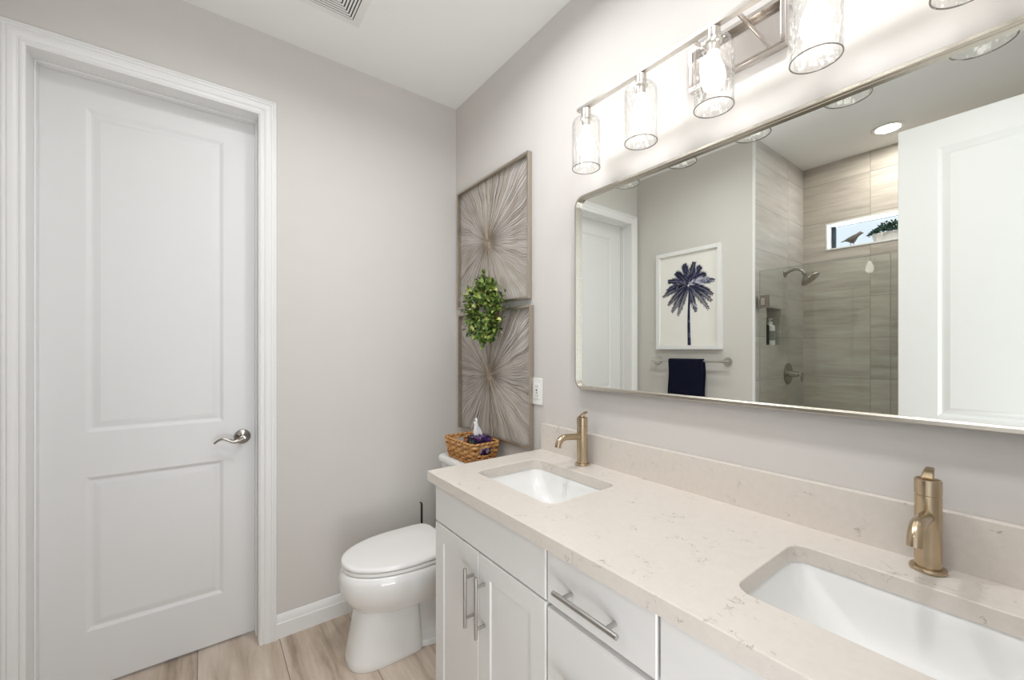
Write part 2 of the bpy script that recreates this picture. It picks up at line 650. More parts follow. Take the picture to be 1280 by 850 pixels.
# shower walls, tiled to the ceiling; the side wall holds a niche, the back wall a window
NX0, NX1, NZ0, NZ1 = -2.278, -2.016, 1.388, 1.660
b = B()
yb = YE + .12
b.box(SX - .12, NX0, YE, yb, 0, H)
b.box(NX1, WX - .1, YE, yb, 0, H)
b.box(WX - .1, WX - .0005, YE, YE + .012, 0, H)
b.box(NX0, NX1, YE, yb, 0, NZ0)
b.box(NX0, NX1, YE, yb, NZ1, H)
b.box(NX0, NX1, YE + .09, yb, NZ0, NZ1)
struct('wall_shower_side', b, M['tile_side'], 'shower side wall of grey-beige veined tile with a niche', 'wall')
VY0, VY1, VZ0, VZ1 = -2.02, -1.103, 2.132, 2.345
b = B()
b.box(SX - .14, SX, SE, VY0, 0, H)
b.box(SX - .14, SX, VY1, YE, 0, H)
b.box(SX - .14, SX, VY0, VY1, 0, VZ0)
b.box(SX - .14, SX, VY0, VY1, VZ1, H)
struct('wall_shower_back', b, M['tile_back'], 'shower back wall of horizontal veined tile with a high window', 'wall')
b = B()
b.box(WX - .09, WX, SE, YE, 0, .10, .004)
struct('trim_1', b, M['quartz'], 'quartz curb under the shower glass', 'shower curb')
b = B()
b.box(WX - .010, WX + .002, YE - .003, YE - .0005, 0, H, .0005)
b.box(WX + .0002, WX + .002, YE - .0005, YE + .012, 0, H)
struct('trim_2', b, M['trim'], 'slim white edge strip where the wall meets the shower', 'trim')
b = B()
b.box(SX, WX - .09, SE, YE, 0, .012)
struct('floor_shower', b, M['shower_floor'], 'small mosaic tile shower floor', 'floor')

# window in the shower
win = thing('window_1', (SX - .07, (VY0 + VY1) / 2, VZ0), 'long narrow window high in the shower wall', 'window', kind='structure')
b = B()
t = .012
b.box(SX - .139, SX + .004, VY0, VY1, VZ0 - .0, VZ0 + t, .002)
b.box(SX - .139, SX + .004, VY0, VY1, VZ1 - t, VZ1, .002)
b.box(SX - .139, SX + .004, VY1 - t, VY1, VZ0 + t, VZ1 - t, .002)
b.box(SX - .139, SX + .004, VY0, VY0 + t, VZ0 + t, VZ1 - t, .002)
obj('window_reveal', b, M['trim'], win)
b = B()
px = SX - .125
b.box(px, px + .02, VY1 - t - .026, VY1 - t, VZ0 + t, VZ1 - t, .002)
b.box(px, px + .03, VY0 + t, VY0 + t + .032, VZ0 + t, VZ1 - t, .002)
b.box(px, px + .010, VY0 + t + .032, VY1 - t - .032, VZ1 - t - .004, VZ1 - t, .001)
b.box(px, px + .010, VY0 + t + .032, VY1 - t - .032, VZ0 + t, VZ0 + t + .004, .001)
obj('window_frame', b, M['darkframe'], win)
b = B()
b.box(px + .0105, px + .0155, VY0 + t + .033, VY1 - t - .027, VZ0 + t + .0045, VZ1 - t - .0045)
obj('pane', b, M['window_glass'], win)

# baseboards
BP = [(0, 0), (.014, 0), (.014, .066), (.0125, .070), (.0105, .072), (.0105, .079), (.0085, .083), (.0085, .092), (.005, .099), (.003, .106), (0, .108)]


def baseboard(name, p0, p1, nrm, label):
    b = B()
    p0, p1, nrm = Vector(p0), Vector(p1), Vector(nrm)
    b.loft([[p + nrm * d + Vector((0, 0, z)) for d, z in BP] for p in (p0, p1)])
    struct(name, b, M['trim'], label, 'baseboard')


baseboard('baseboard_back', (-.960, -.0003, 0), (-.0005, -.0003, 0), (0, -1, 0), 'white profiled baseboard between door casing and toilet corner')
baseboard('baseboard_right', (-.0003, -.016, 0), (-.0003, -.818, 0), (-1, 0, 0), 'white baseboard behind the toilet')
baseboard('baseboard_left', (WX + .0003, -.02, 0), (WX + .0003, YE + .002, 0), (1, 0, 0), 'white baseboard under the towel bar')

# casing of the closed door: fluted profile, mitred at the corners
CP = [(0, 0), (0, .010), (.006, .014), (.012, .014), (.015, .011), (.019, .011), (.023, .015), (.030, .017), (.040, .018), (.043, .0155),
      (.046, .0155), (.049, .0185), (.053, .0185), (.055, .016), (.058, .016), (.060, .019), (.066, .019), (.069, .016), (.069, 0)]


def casing(name, x0, x1, zt, y, s, label):
    b = B()
    rings = []
    for (px, pz, su, sv) in ((x0, 0, -1, 0), (x0, zt, -1, 1), (x1, zt, 1, 1), (x1, 0, 1, 0)):
        rings.append([(px + su * u, y + s * d, pz + sv * u) for u, d in CP])
    b.loft(rings)
    struct(name, b, M['trim'], label, 'door casing')


casing('trim_3', DX0 - .002, DX1 + .002, DZ + .002, -.0004, -1, 'white fluted casing around the closed door')
b = B()
b.box(DX0 - JT, DX0, -.010, .119, 0, DZ, .001)
b.box(DX1, DX1 + JT, -.010, .119, 0, DZ, .001)
b.box(DX0 - JT, DX1 + JT, -.010, .119, DZ, DZ + JT, .001)
# stops
b.box(DX0, DX0 + .006, .07, .104, 0, DZ, .002)
b.box(DX1 - .006, DX1, .07, .104, 0, DZ, .002)
b.box(DX0 + .006, DX1 - .006, .07, .104, DZ - .008, DZ, .002)
struct('trim_4', b, M['trim'], 'white jamb lining the closed doorway', 'door jamb')
b = B()
for y0, y1, s in ((YF, YF + .018, 1),):
    b.box(EX0 - .069, EX0, y0, y1, 0, EZ, .004)
    b.box(EX1, EX1 + .069, y0, y1, 0, EZ, .004)
    b.box(EX0 - .069, EX1 + .069, y0, y1, EZ, EZ + .069, .004)
struct('trim_5', b, M['trim'], 'white casing of the entry doorway behind the camera', 'door casing')

NEST = [(.004, .0015), (.014, .007), (.019, .007), (.024, .006), (.040, .002), (.043, .0018)]


def lever(parent, c, s, u):
    """wave lever on a round rose; c rose centre on the door face, s outward normal, u direction of the lever"""
    c, s, u = Vector(c), Vector(s), Vector(u)
    h = bpy.data.objects.new('door_handle', None)
    h.empty_display_size = .03
    COL.objects.link(h)
    h.parent = parent
    h.location = c - wl(parent)
    h['label'] = 'satin nickel wave lever on a round rose'
    b = B()
    q = c.copy()
    rings = []
    e1, e2 = u, Vector((0, 0, 1))
    for r, d in ((.034, 0), (.034, .003), (.032, .007), (.024, .012), (.014, .016), (.011, .02), (.011, .045)):
        rings.append([q + s * d + (e1 * math.cos(2 * PI * k / 32) + e2 * math.sin(2 * PI * k / 32)) * r for k in range(32)])
    b.loft(rings)
    obj('rose', b, M['shower_metal'], h)
    b = B()
    pts, rr = [], []
    for i in range(15):
        f = i / 14
        z = -.012 * math.sin(f * PI * 1.15) * (1 - f) * 1.6 + .010 * math.sin(max(0, f - .35) / .65 * PI) - .012 * max(0, f - .75) / .25
        pts.append(c + s * (.045 + .006 * math.sin(f * PI)) + u * (.112 * f - .004) + Vector((0, 0, z)))
        rr.append(.0105 - .0062 * f)
    b.tube(pts, rr, 12)
    obj('lever', b, M['shower_metal'], h)


DY = .105
door = thing('door_1', ((DX0 + DX1) / 2, DY + .018, .012), 'closed white two-panel door with a lever handle', 'door', kind='structure')
b = B()
dx0, dx1 = DX0 + .003, DX1 - .003
dz0, dz1 = .012, DZ - .003
PZ = [(.235, .847), (1.025, 2.310)]
PU = (-1.601 - dx0, -1.156 - dx0)
panel_slab(b, (dx0, DY, dz0), (1, 0, 0), (0, 0, 1), (0, -1, 0), dx1 - dx0, dz1 - dz0, .035,
           [(PU[0], PU[1], z0 - dz0, z1 - dz0) for z0, z1 in PZ], NEST)
obj('door_panel', b, M['door'], door, ang=12)
lever(door, (-1.084, DY, .945), (0, -1, 0), (-1, 0, 0))

door2 = thing('door_2', (-1.5975, -2.10, .012), 'white two-panel entry door standing open, seen in the mirror', 'door', kind='structure')
b = B()
panel_slab(b, (-1.580, -1.722, .012), (0, -1, 0), (0, 0, 1), (1, 0, 0), .762, 2.428, .035,
           [(.138, .624, .225, .837), (.138, .624, 1.028, 2.298)], NEST)
obj('door_panel', b, M['door'], door2, ang=12)
for z in (.25, 1.25, 2.2):
    b = B()
    b.cyl((-1.586, -2.492, z - .045), (-1.586, -2.492, z + .045), .006, n=12)
    obj('hinge', b, M['nickel'], door2)

# ------------------------------------------------------------------ vanity
VY = (-.823, -2.367)
CT = .910           # counter top height
FX = -.545          # face of doors and drawers


def bar_pull(parent, p0, p1, n, label=None):
    """round bar pull from p0 to p1 with two posts back to the door along n"""
    p0, p1, n = Vector(p0), Vector(p1), Vector(n)
    b = B()
    b.cyl(p0, p1, .0058, n=16, bev=.0012)
    d = p1 - p0
    for f in (.16, .84):
        q = p0 + d * f
        b.cyl(q, q + n * .0305, .0050, n=14)
    o = obj('handle', b, M['pull'], parent, origin=(p0 + p1) / 2 + n * .03)
    o['label'] = label or 'brushed steel bar pull'
    return o


SHAKER = [(.003, .0055)]


def front(name, parent, y0, y1, z0, z1, shaker):
    """y0 > y1; overlay front of thickness 19 mm"""
    b = B()
    w, h = y0 - y1, z1 - z0
    st = .060
    panel_slab(b, (FX, y0, z0), (0, -1, 0), (0, 0, 1), (-1, 0, 0), w, h, .019,
               [(st, w - st, st, h - st)] if shaker else [], SHAKER, .0025)
    return obj(name, b, M['cabinet'], parent, origin=(FX + .019, (y0 + y1) / 2, (z0 + z1) / 2), ang=25)


def carcass(b, y0, y1):
    """open-topped cabinet box (the basin hangs inside) with a toe kick"""
    xb, xf, t = -.012, FX + .0195, .016
    b.box(xf, xb, y0 - t, y0, .10, CT - .0352)
    b.box(xf, xb, y1, y1 + t, .10, CT - .0352)
    b.box(xb - t, xb, y1 + t, y0 - t, .10, CT - .0352)
    b.box(xf, xb - t, y1 + t, y0 - t, .10, .10 + t)
    b.box(xf, xf + t, y1 + t, y0 - t, .715, .73)
    b.box(xf, xf + t, y1 + t, y0 - t, CT - .055, CT - .0352)
    b.box(xf + .06, xf + .075, y1, y0, 0, .10)
    b.box(xf + .075, xb, y0 - t, y0, 0, .10)
    b.box(xf + .075, xb, y1, y1 + t, 0, .10)


ZT0, ZT1 = .728, .866
ca = thing('sink_cabinet', (-.28, -1.13, 0), 'white shaker sink cabinet with paired doors beside the toilet', 'cabinet', 'vanity cabinets')
b = B()
carcass(b, -.823, -1.4365)
obj('cabinet_box', b, M['carcass'], ca)
front('false_front', ca, -.825, -1.433, ZT0, ZT1, False)
d1 = front('door', ca, -.825, -1.1195, .112, .7225, True)
bar_pull(d1, (FX - .032, -1.092, .487), (FX - .032, -1.092, .672), (1, 0, 0))
d2 = front('door', ca, -1.1225, -1.433, .112, .7225, True)
bar_pull(d2, (FX - .032, -1.157, .487), (FX - .032, -1.157, .672), (1, 0, 0))

cb = thing('drawer_cabinet', (-.28, -1.594, 0), 'narrow white drawer cabinet between the two sink cabinets', 'cabinet', 'vanity cabinets')
b = B()
carcass(b, -1.4368, -1.7512)
obj('cabinet_box', b, M['carcass'], cb)
for z0, z1 in ((ZT0, ZT1), (.424, .7145), (.112, .4105)):
    d = front('drawer', cb, -1.4395, -1.7475, z0, z1, False)
    zc = .787 if z1 > .8 else (z0 + z1) / 2
    bar_pull(d, (FX - .032, -1.494, zc), (FX - .032, -1.681, zc), (1, 0, 0))

cc = thing('sink_cabinet', (-.28, -2.06, 0), 'white sink cabinet under the nearer basin at the picture edge', 'cabinet', 'vanity cabinets')
b = B()
carcass(b, -1.7515, -2.367)
obj('cabinet_box', b, M['carcass'], cc)
front('false_front', cc, -1.754, -2.365, ZT0, ZT1, False)
d1 = front('door', cc, -1.754, -2.0595, .112, .7145, True)
bar_pull(d1, (FX - .032, -2.032, .487), (FX - .032, -2.032, .672), (1, 0, 0))
d2 = front('door', cc, -2.0625, -2.365, .112, .7145, True)
bar_pull(d2, (FX - .032, -2.09, .487), (FX - .032, -2.09, .672), (1, 0, 0))

# worktop with two rounded cutouts
SINKS = [(-1.130, 'far'), (-2.040, 'near')]
SXC, SHX, SHY, SR = -.290, .147, .203, .036


def worktop():
    b = B()
    bm = b.bm
    xf, xb, y0, y1, zt, zb = -.573, -.0006, -.812, -2.380, CT, CT - .035
    cuts = [(c - SHY - .05, c + SHY + .05, c) for c, _ in SINKS]
    zones = [('f', y0, cuts[0][1]), ('s', cuts[0][1], cuts[0][0], cuts[0][2]), ('f', cuts[0][0], cuts[1][1]),
             ('s', cuts[1][1], cuts[1][0], cuts[1][2]), ('f', cuts[1][0], y1)]
    for z in (zt, zb):
        for q in zones:
            ya, yb_ = q[1], q[2]
            if q[0] == 'f':
                b.face([b.v((xf, ya, z)), b.v((xb, ya, z)), b.v((xb, yb_, z)), b.v((xf, yb_, z))])
                continue
            loop = rrect(SXC, q[3], SHX, SHY, SR, 7)
            lv = [b.v((x, y, z)) for x, y in loop]
            corners = [b.v((xb, ya, z)), b.v((xf, ya, z)), b.v((xf, yb_, z)), b.v((xb, yb_, z))]
            m = 8
            for k in range(4):
                arc = lv[k * m:(k + 1) * m]
                for i in range(m - 1):
                    b.face([corners[k], arc[i], arc[i + 1]])
                nx = (k + 1) % 4
                b.face([corners[k], arc[-1], lv[nx * m], corners[nx]])
    # walls
    for q in zones:
        if q[0] == 's':
            loop = rrect(SXC, q[3], SHX, SHY, SR, 7)
            top = [b.v((x, y, zt)) for x, y in loop]
            bot = [b.v((x, y, zb)) for x, y in loop]
            for i in range(len(loop)):
                j = (i + 1) % len(loop)
                b.face([top[i], top[j], bot[j], bot[i]])
        for x in (xf, xb):
            b.face([b.v((x, q[1], zt)), b.v((x, q[2], zt)), b.v((x, q[2], zb)), b.v((x, q[1], zb))])
    for y in (y0, y1):
        b.face([b.v((xf, y, zt)), b.v((xb, y, zt)), b.v((xb, y, zb)), b.v((xf, y, zb))])
    bmesh.ops.remove_doubles(bm, verts=list(bm.verts), dist=1e-5)
    bmesh.ops.recalc_face_normals(bm, faces=list(bm.faces))
    es = [e for e in bm.edges if len(e.link_faces) == 2 and e.calc_face_angle(0) > 1.2 and min(v.co.z for v in e.verts) > zt - 1e-4]
    bmesh.ops.bevel(bm, geom=es, offset=.003, segments=3, affect='EDGES', profile=.5)
    return b


tag(obj('countertop', worktop(), M['quartz'], ang=30), 'long white veined quartz countertop with two sink cutouts', 'countertop')
b = B()
b.box(-.0205, -.0006, -2.380, -.812, CT + .0001, 1.024)
bmesh.ops.bevel(b.bm, geom=[e for e in b.bm.edges if min(v.co.z for v in e.verts) > 1.0], offset=.0025, segments=2, affect='EDGES', profile=.5)
tag(obj('backsplash', b, M['quartz']), 'low quartz backsplash strip along the wall behind the faucets', 'backsplash')

for cy, which in SINKS:
    s = thing('sink', (SXC, cy, .72), {'far': 'white rectangular undermount basin nearest the toilet', 'near': 'white rectangular undermount basin nearest the camera, lower right'}[which], 'sink', 'vanity sinks')
    b = B()
    zt = CT - .0355

    def ring(hx, hy, r, z, dx=0):
        return [(x, y, z) for x, y in rrect(SXC + dx, cy, hx, hy, r, 7)]
    rings = [ring(.172, .228, .05, zt - .012), ring(.172, .228, .05, zt), ring(SHX + .003, SHY + .003, SR + .003, zt),
             ring(SHX + .001, SHY + .001, .038, zt - .006), ring(SHX - .004, SHY - .008, .042, zt - .025),
             ring(SHX - .010, SHY - .040, .050, zt - .065), ring(SHX - .020, SHY - .075, .056, zt - .098),
             ring(SHX - .038, SHY - .108, .056, zt - .122), ring(.075, .062, .05, zt - .134), ring(.03, .03, .0295, zt - .139), ring(.022, .022, .0215, zt - .140)]
    outer = [ring(.03, .03, .0295, zt - .152), ring(.08, .07, .05, zt - .147), ring(SHX - .02, SHY - .09, .056, zt - .130), ring(SHX + .002, SHY - .03, .05, zt - .070), ring(SHX + .012, SHY + .010, .045, zt - .022)]
    b.loft(rings + outer + [rings[0]], cap0=False, cap1=False)
    bmesh.ops.remove_doubles(b.bm, verts=list(b.bm.verts), dist=1e-6)
    obj('basin', b, M['porcelain'], s, ang=50)
    b = B()
    b.lathe([(0.0005, -.004), (.019, -.004), (.021, .001), (.017, .004), (.0155, .002), (.0005, .004)], (SXC, cy, zt - .1395), 28)
    obj('drain', b, M['champagne'], s)


def faucet(fy, label):
    fx = -.060
    f = thing('faucet', (fx, fy, CT), label, 'faucet', 'vanity faucets')
    b = B()
    b.lathe([(.0002, .0002), (.0275, .0002), (.0285, .002), (.0285, .005), (.0265, .008), (.0205, .009)], (fx, fy, CT), 36)
    obj('base_ring', b, M['champagne'], f)
    b = B()
    b.lathe([(.0002, .006), (.0205, .006), (.0205, .148), (.0195, .1495), (.0195, .1515), (.0207, .153), (.0207, .180), (.0195, .183), (.0165, .184), (.0155, .181), (.0002, .180)], (fx, fy, CT), 36)
    obj('body', b, M['champagne'], f)
    b = B()
    z = CT + .1115
    pts = [(fx + .004, fy, z - .003), (fx - .03, fy, z), (fx - .065, fy, z + .004), (fx - .092, fy, z + .006), (fx - .108, fy, z + .003), (fx - .119, fy, z - .004), (fx - .126, fy, z - .014), (fx - .129, fy, z - .028)]
    P = []
    for i in range(len(pts) - 1):
        for k in range(4):
            tt = k / 4
            P.append(Vector(pts[i]).lerp(Vector(pts[i + 1]), tt))
    P.append(Vector(pts[-1]))
    for _ in range(3):
        P = [P[0]] + [(P[i - 1] + P[i] * 2 + P[i + 1]) / 4 for i in range(1, len(P) - 1)] + [P[-1]]
    b.tube(P, .0118, 20)
    obj('spout', b, M['champagne'], f)
    b = B()
    # small tilted paddle lever on the cap
    b.cyl((fx, fy, CT + .178), (fx, fy, CT + .190), .0085, n=20)
    rings = []
    for i in range(7):
        q = i / 6
        c = Vector((fx - .010 + .034 * q, fy, CT + .184 + .017 * q + .003 * math.sin(q * PI)))
        wv, th = .0095 - .0030 * q, .0042 - .0012 * q
        rings.append([c + Vector((-.6 * th * sz, wv * sy, .8 * th * sz)) for sy, sz in ((1, .5), (.7, 1), (-.7, 1), (-1, .5), (-1, -.5), (-.7, -1), (.7, -1), (1, -.5))])
    b.loft(rings)
    obj('lever', b, M['champagne'], f)
    return f


faucet(-1.100, 'champagne single-lever faucet behind the sink nearest the toilet')
faucet(-2.044, 'champagne single-lever faucet behind the nearer sink, right of the picture')

# ------------------------------------------------------------------ mirror
mr = thing('mirror', (0, -1.645, 1.196), 'wide rounded-corner mirror in a slim nickel frame above the vanity', 'mirror')
my0, my1, mz0, mz1 = -2.260, -1.030, 1.198, 1.965
mcy, mcz, mhy, mhz = (my0 + my1) / 2, (mz0 + mz1) / 2, (my1 - my0) / 2, (mz1 - mz0) / 2


def mring(inset, x, r):
    return [(x, y, z) for y, z in rrect(mcy, mcz, mhy - inset, mhz - inset, max(.004, r - inset), 10)]


b = B()
R0 = .042
prof = [(0, -.001), (0, -.0305), (.0015, -.032), (.0090, -.032), (.0105, -.0305), (.0105, -.022), (.0120, -.0205), (.0120, -.0125), (.0115, -.001)]
rg = [mring(i, x, R0) for i, x in prof]
b.loft(rg + [rg[0]], cap0=False, cap1=False)
bmesh.ops.remove_doubles(b.bm, verts=list(b.bm.verts), dist=1e-6)
obj('frame', b, M['mirror_frame'], mr, ang=30)
b = B()
b.loft([mring(.0118, -.004, R0), mring(.0118, -.015, R0)])
obj('glass', b, M['mirror'], mr, smooth=False)

# ------------------------------------------------------------------ vanity light
LY = [-1.185, -1.415, -1.645, -1.875, -2.105]
LX, LZ = -.130, 2.225
vl = thing('vanity_light', (0, -1.645, 2.145), 'nickel five-light vanity fixture with hammered glass shades above the mirror', 'light fixture')
b = B()
b.box(-.006, -.0006, -1.779, -1.514, 2.148, 2.278, .001)
for y0, y1, z0, z1 in ((-1.779, -1.514, 2.148, 2.160), (-1.779, -1.514, 2.266, 2.278), (-1.779, -1.767, 2.160, 2.266), (-1.526, -1.514, 2.160, 2.266)):
    b.box(-.026, -.006, y0, y1, z0, z1, .0015)
obj('backplate', b, M['plate'], vl)
b = B()
b.box(LX - .010, LX + .010, -2.160, -1.148, LZ - .006, LZ + .006, .0015)
obj('bar', b, M['nickel'], vl)
for y in (-1.585, -1.705):
    b = B()
    b.cyl((LX + .008, y, LZ), (-.005, y, LZ), .0055, n=14)
    obj('arm', b, M['plate'], vl)


def shade_mesh():
    b = B()
    prof = []
    outer = [(.019, .178), (.026, .178), (.036, .1765), (.044, .172), (.0485, .164), (.050, .152)] + [(.050, .152 - .152 * k / 16) for k in range(1, 17)]
    inner = [(r - .0022, max(z, 0) if i > 5 else z - .0022) for i, (r, z) in enumerate(outer)]
    loop = outer + inner[::-1]
    n = 72
    rings = []
    for k in range(n):
        a = 2 * PI * k / n
        ring = []
        for r, z in loop:
            bump = 0
            if z < .165 and z > .002:
                bump = (mnoise.noise(Vector((math.cos(a) * 4.2, math.sin(a) * 4.2, z * 60))) * .0011)
            ring.append(((r + bump) * math.cos(a), (r + bump) * math.sin(a), z))
        rings.append(ring)
    R = [[b.v(p) for p in r] for r in rings]
    m = len(loop)
    for k in range(n):
        c, d = R[k], R[(k + 1) % n]
        for i in range(m):
            j = (i + 1) % m
            b.face([c[i], c[j], d[j], d[i]])
    return b


first = None
for i, y in enumerate(LY):
    o = Vector((LX, y, 2.004))
    if first is None:
        b = B()
        b.lathe([(.0002, .214), (.013, .214), (.017, .210), (.017, .180), (.0215, .1785), (.0215, .1755), (.015, .1745), (.014, .150), (.0002, .150)], o, 28)
        so = obj('socket', b, M['nickel'], vl, origin=o)
        sb = shade_mesh()
        for v in sb.bm.verts:
            v.co += o
        sh = obj('shade', sb, M['shade'], vl, origin=o, ang=60)
        sh['label'] = 'hammered clear glass cylinder shade'
        rb = B()
        rb.tube([o + Vector((.0489 * math.cos(2 * PI * k / 72), .0489 * math.sin(2 * PI * k / 72), .0004)) for k in range(72)], .0016, 8, closed=True)
        ri = obj('rim', rb, M['shade_rim'], sh, origin=o)
        b = B()
        b.lathe([(.0002, .150), (.0125, .150), (.0130, .138), (.0175, .124), (.0255, .104), (.0295, .085), (.0295, .074), (.026, .060), (.018, .050), (.008, .0455), (.0002, .045)], o, 28)
        bu = obj('bulb', b, M['bulb'], vl, origin=o)
        bu['label'] = 'glowing warm white bulb'
        first = (so, sh, ri, bu)
    else:
        off = Vector((0, y - LY[0], 0))
        dup = {}
        for src in first:
            c = src.copy()
            COL.objects.link(c)
            dup[src] = c
            if src.parent is vl:
                c.location = Vector(src.location) + off
            else:
                c.parent = dup[src.parent]

# ------------------------------------------------------------------ toilet
TY = -.368
to = thing('toilet', (-.40, TY, 0), 'white elongated two-piece toilet between the wall and the vanity', 'toilet')


def egg(xf, xb, hw, z, n=56, e=2.25, back=2.6, dy=0.0, wx=.56):
    """egg ring: tip at xf (towards -x), back at xb; widest at fraction wx from the tip"""
    xm = xf + (xb - xf) * wx
    out = []
    for k in range(n):
        a = 2 * PI * k / n
        c, s = math.cos(a), math.sin(a)
        ex = e if c < 0 else back
        cc, ss = math.copysign(abs(c) ** (2 / ex), c), math.copysign(abs(s) ** (2 / ex), s)
        out.append((xm + ((xm - xf) if c < 0 else (xb - xm)) * cc, TY + dy + hw * ss, z))
    return out


b = B()
rings = []
for z, xf, xb, hw in ((.405, -.748, -.245, .178), (.400, -.756, -.240, .184), (.375, -.764, -.238, .189), (.340, -.764, -.238, .187), (.305, -.756, -.240, .179),
                      (.275, -.742, -.243, .166), (.250, -.724, -.248, .150), (.230, -.704, -.254, .134), (.216, -.680, -.262, .116), (.208, -.640, -.28, .095)):
    rings.append(egg(xf, xb, hw, z))
inner = [egg(-.70, -.33, .135, .4055), egg(-.68, -.36, .115, .36), egg(-.62, -.42, .07, .30)]
b.loft([inner[2], inner[1], inner[0]] + rings)
obj('bowl', b, M['porcelain'], to, ang=60)
b = B()
rings = []
for z, xf, xb, hw in ((.0005, -.738, -.428, .112), (.006, -.741, -.427, .114), (.03, -.738, -.428, .112), (.10, -.724, -.432, .108), (.17, -.710, -.438, .104), (.225, -.70, -.442, .102), (.25, -.69, -.445, .098)):
    rings.append(egg(xf, xb, hw, z, e=2.7, back=9, wx=.50))
b.loft(rings)
obj('pedestal', b, M['porcelain'], to, ang=60)
b = B()
rings = []
for z, xf, xb, hw in ((.0005, -.45, -.10, .112), (.018, -.45, -.10, .112), (.028, -.45, -.102, .106), (.034, -.45, -.115, .086), (.06, -.45, -.125, .072), (.18, -.45, -.12, .068), (.27, -.45, -.10, .085), (.33, -.45, -.05, .135), (.385, -.45, -.03, .165), (.398, -.44, -.034, .160)):
    rings.append(egg(xf, xb, hw, z, e=5, back=5, wx=.5))
b.loft(rings)
obj('trapway', b, M['porcelain'], to, ang=60)
b = B()
for s in (-1,):
    b.lathe([(.012, 0), (.012, .008), (.009, .014), (.0003, .016)], (-.33, TY + s * .095, .026), 18)
obj('bolt_cap', b, M['plastic'], to)
b = B()
K = dict(e=2.15, back=6.0, wx=.62)
b.loft([egg(-.60, -.36, .10, .4115, **K), egg(-.752, -.268, .180, .4095, **K), egg(-.755, -.265, .183, .4115, **K), egg(-.755, -.265, .183, .4215, **K), egg(-.752, -.268, .180, .4235, **K), egg(-.60, -.36, .10, .4235, **K)])
obj('seat', b, M['seatplastic'], to, ang=50)
b = B()
b.loft([egg(-.60, -.36, .10, .4280, **K), egg(-.752, -.288, .179, .4280, **K), egg(-.756, -.284, .183, .4305, **K), egg(-.756, -.284, .183, .4400, **K), egg(-.752, -.288, .179, .4440, **K), egg(-.738, -.300, .167, .4465, **K), egg(-.60, -.36, .08, .4490, **K)])
obj('lid', b, M['seatplastic'], to, ang=50)
for s in (-1, 1):
    b = B()
    b.cyl((-.262, TY + s * .075 - .025, .430), (-.262, TY + s * .075 + .025, .430), .0115, n=18, bev=.002)
    b.box(-.274, -.250, TY + s * .075 - .022, TY + s * .075 + .022, .404, .428, .002)
    obj('hinge', b, M['seatplastic'], to)
b = B()
tk = []
for z, xf, hw in ((.398, -.185, .155), (.402, -.190, .160), (.45, -.196, .172), (.60, -.202, .184), (.752, -.206, .190), (.756, -.204, .188)):
    tk.append([(x, y, z) for x, y in rrect((xf - .022) / 2, TY, (-.022 - xf) / 2, hw, .045, 8)])
b.loft(tk)
obj('tank', b, M['porcelain'], to, ang=50)
b = B()
LID = .790
b.loft([[(x, y, z) for x, y in rrect(-.1195, TY, .1005 - i, .200 - i, .045, 8)] for z, i in ((.757, .006), (.759, .001), (.762, 0), (.780, 0), (.786, .003), (LID, .011))])
obj('tank_lid', b, M['porcelain'], to, ang=50)
b = B()
b.cyl((-.205, TY + .13, .70), (-.222, TY + .13, .70), .012, n=18)
b.tube([(-.222, TY + .13, .70), (-.226, TY + .10, .695), (-.226, TY + .065, .69)], [.008, .007, .006], 10)
obj('flush_lever', b, M['nickel'], to)

# toilet brush in the corner
tb = thing('toilet_brush', (-.268, -.095, 0), 'toilet brush with a slim dark metal handle in the corner behind the toilet', 'toilet brush')
b = B()
b.lathe([(.0003, .001), (.043, .001), (.045, .004), (.043, .26), (.041, .264), (.039, .262), (.039, .02), (.0003, .02)], (-.268, -.095, 0), 28)
obj('holder', b, M['blacksteel'], tb)
b = B()
b.tube([(-.268, -.095, .05), (-.268, -.095, .30), (-.268, -.095, .495), (-.2695, -.095, .508), (-.270, -.095, .513)], [.0062, .0062, .0062, .005, .003], 12)
b.tube([(-.270, -.095, .509), (-.276, -.095, .514), (-.282, -.096, .513)], [.003, .0028, .0018], 8)
obj('handle', b, M['blacksteel'], tb)
b = B()
b.tube([(-.270, -.095, .511), (-.271, -.095, .527), (-.271, -.095, .539)], [.0022, .0026, .0020], 8)
obj('tip', b, M['nickel'], tb)
b = B()
b.lathe([(.0003, .025), (.028, .03), (.033, .06), (.033, .10), (.02, .12), (.0003, .122)], (-.268, -.095, 0), 20)
obj('brush_head', b, M['plastic'], tb)

# ------------------------------------------------------------------ basket with tissue box, on the tank lid
BKX, BKY = -.119, -.375
bk = thing('wicker_basket', (BKX, BKY, LID), 'brown woven wicker basket with hand hole on the toilet tank', 'basket')
BHX, BHY = .081, .142


def bk_loop(t, hx, hy, r=.025):
    """point on the rounded rectangle perimeter at fraction t"""
    pts = rrect(BKX, BKY, hx, hy, r, 6)
    L = [0]
    for i in range(len(pts)):
        a, c = pts[i], pts[(i + 1) % len(pts)]
        L.append(L[-1] + math.dist(a, c))
    d = (t % 1.0) * L[-1]
    for i in range(len(pts)):
        if d <= L[i + 1]:
            a, c = pts[i], pts[(i + 1) % len(pts)]
            f = (d - L[i]) / max(1e-9, L[i + 1] - L[i])
            x, y = a[0] + (c[0] - a[0]) * f, a[1] + (c[1] - a[1]) * f
            tx, ty = c[0] - a[0], c[1] - a[1]
            l = math.hypot(tx, ty)
            return Vector((x, y, 0)), Vector((ty / l, -tx / l, 0))
    return Vector((*pts[0], 0)), Vector((1, 0, 0))


def in_hole(p):
    return abs(p.x - BKX) < .030 and abs(p.y - BKY) > BHY - .03


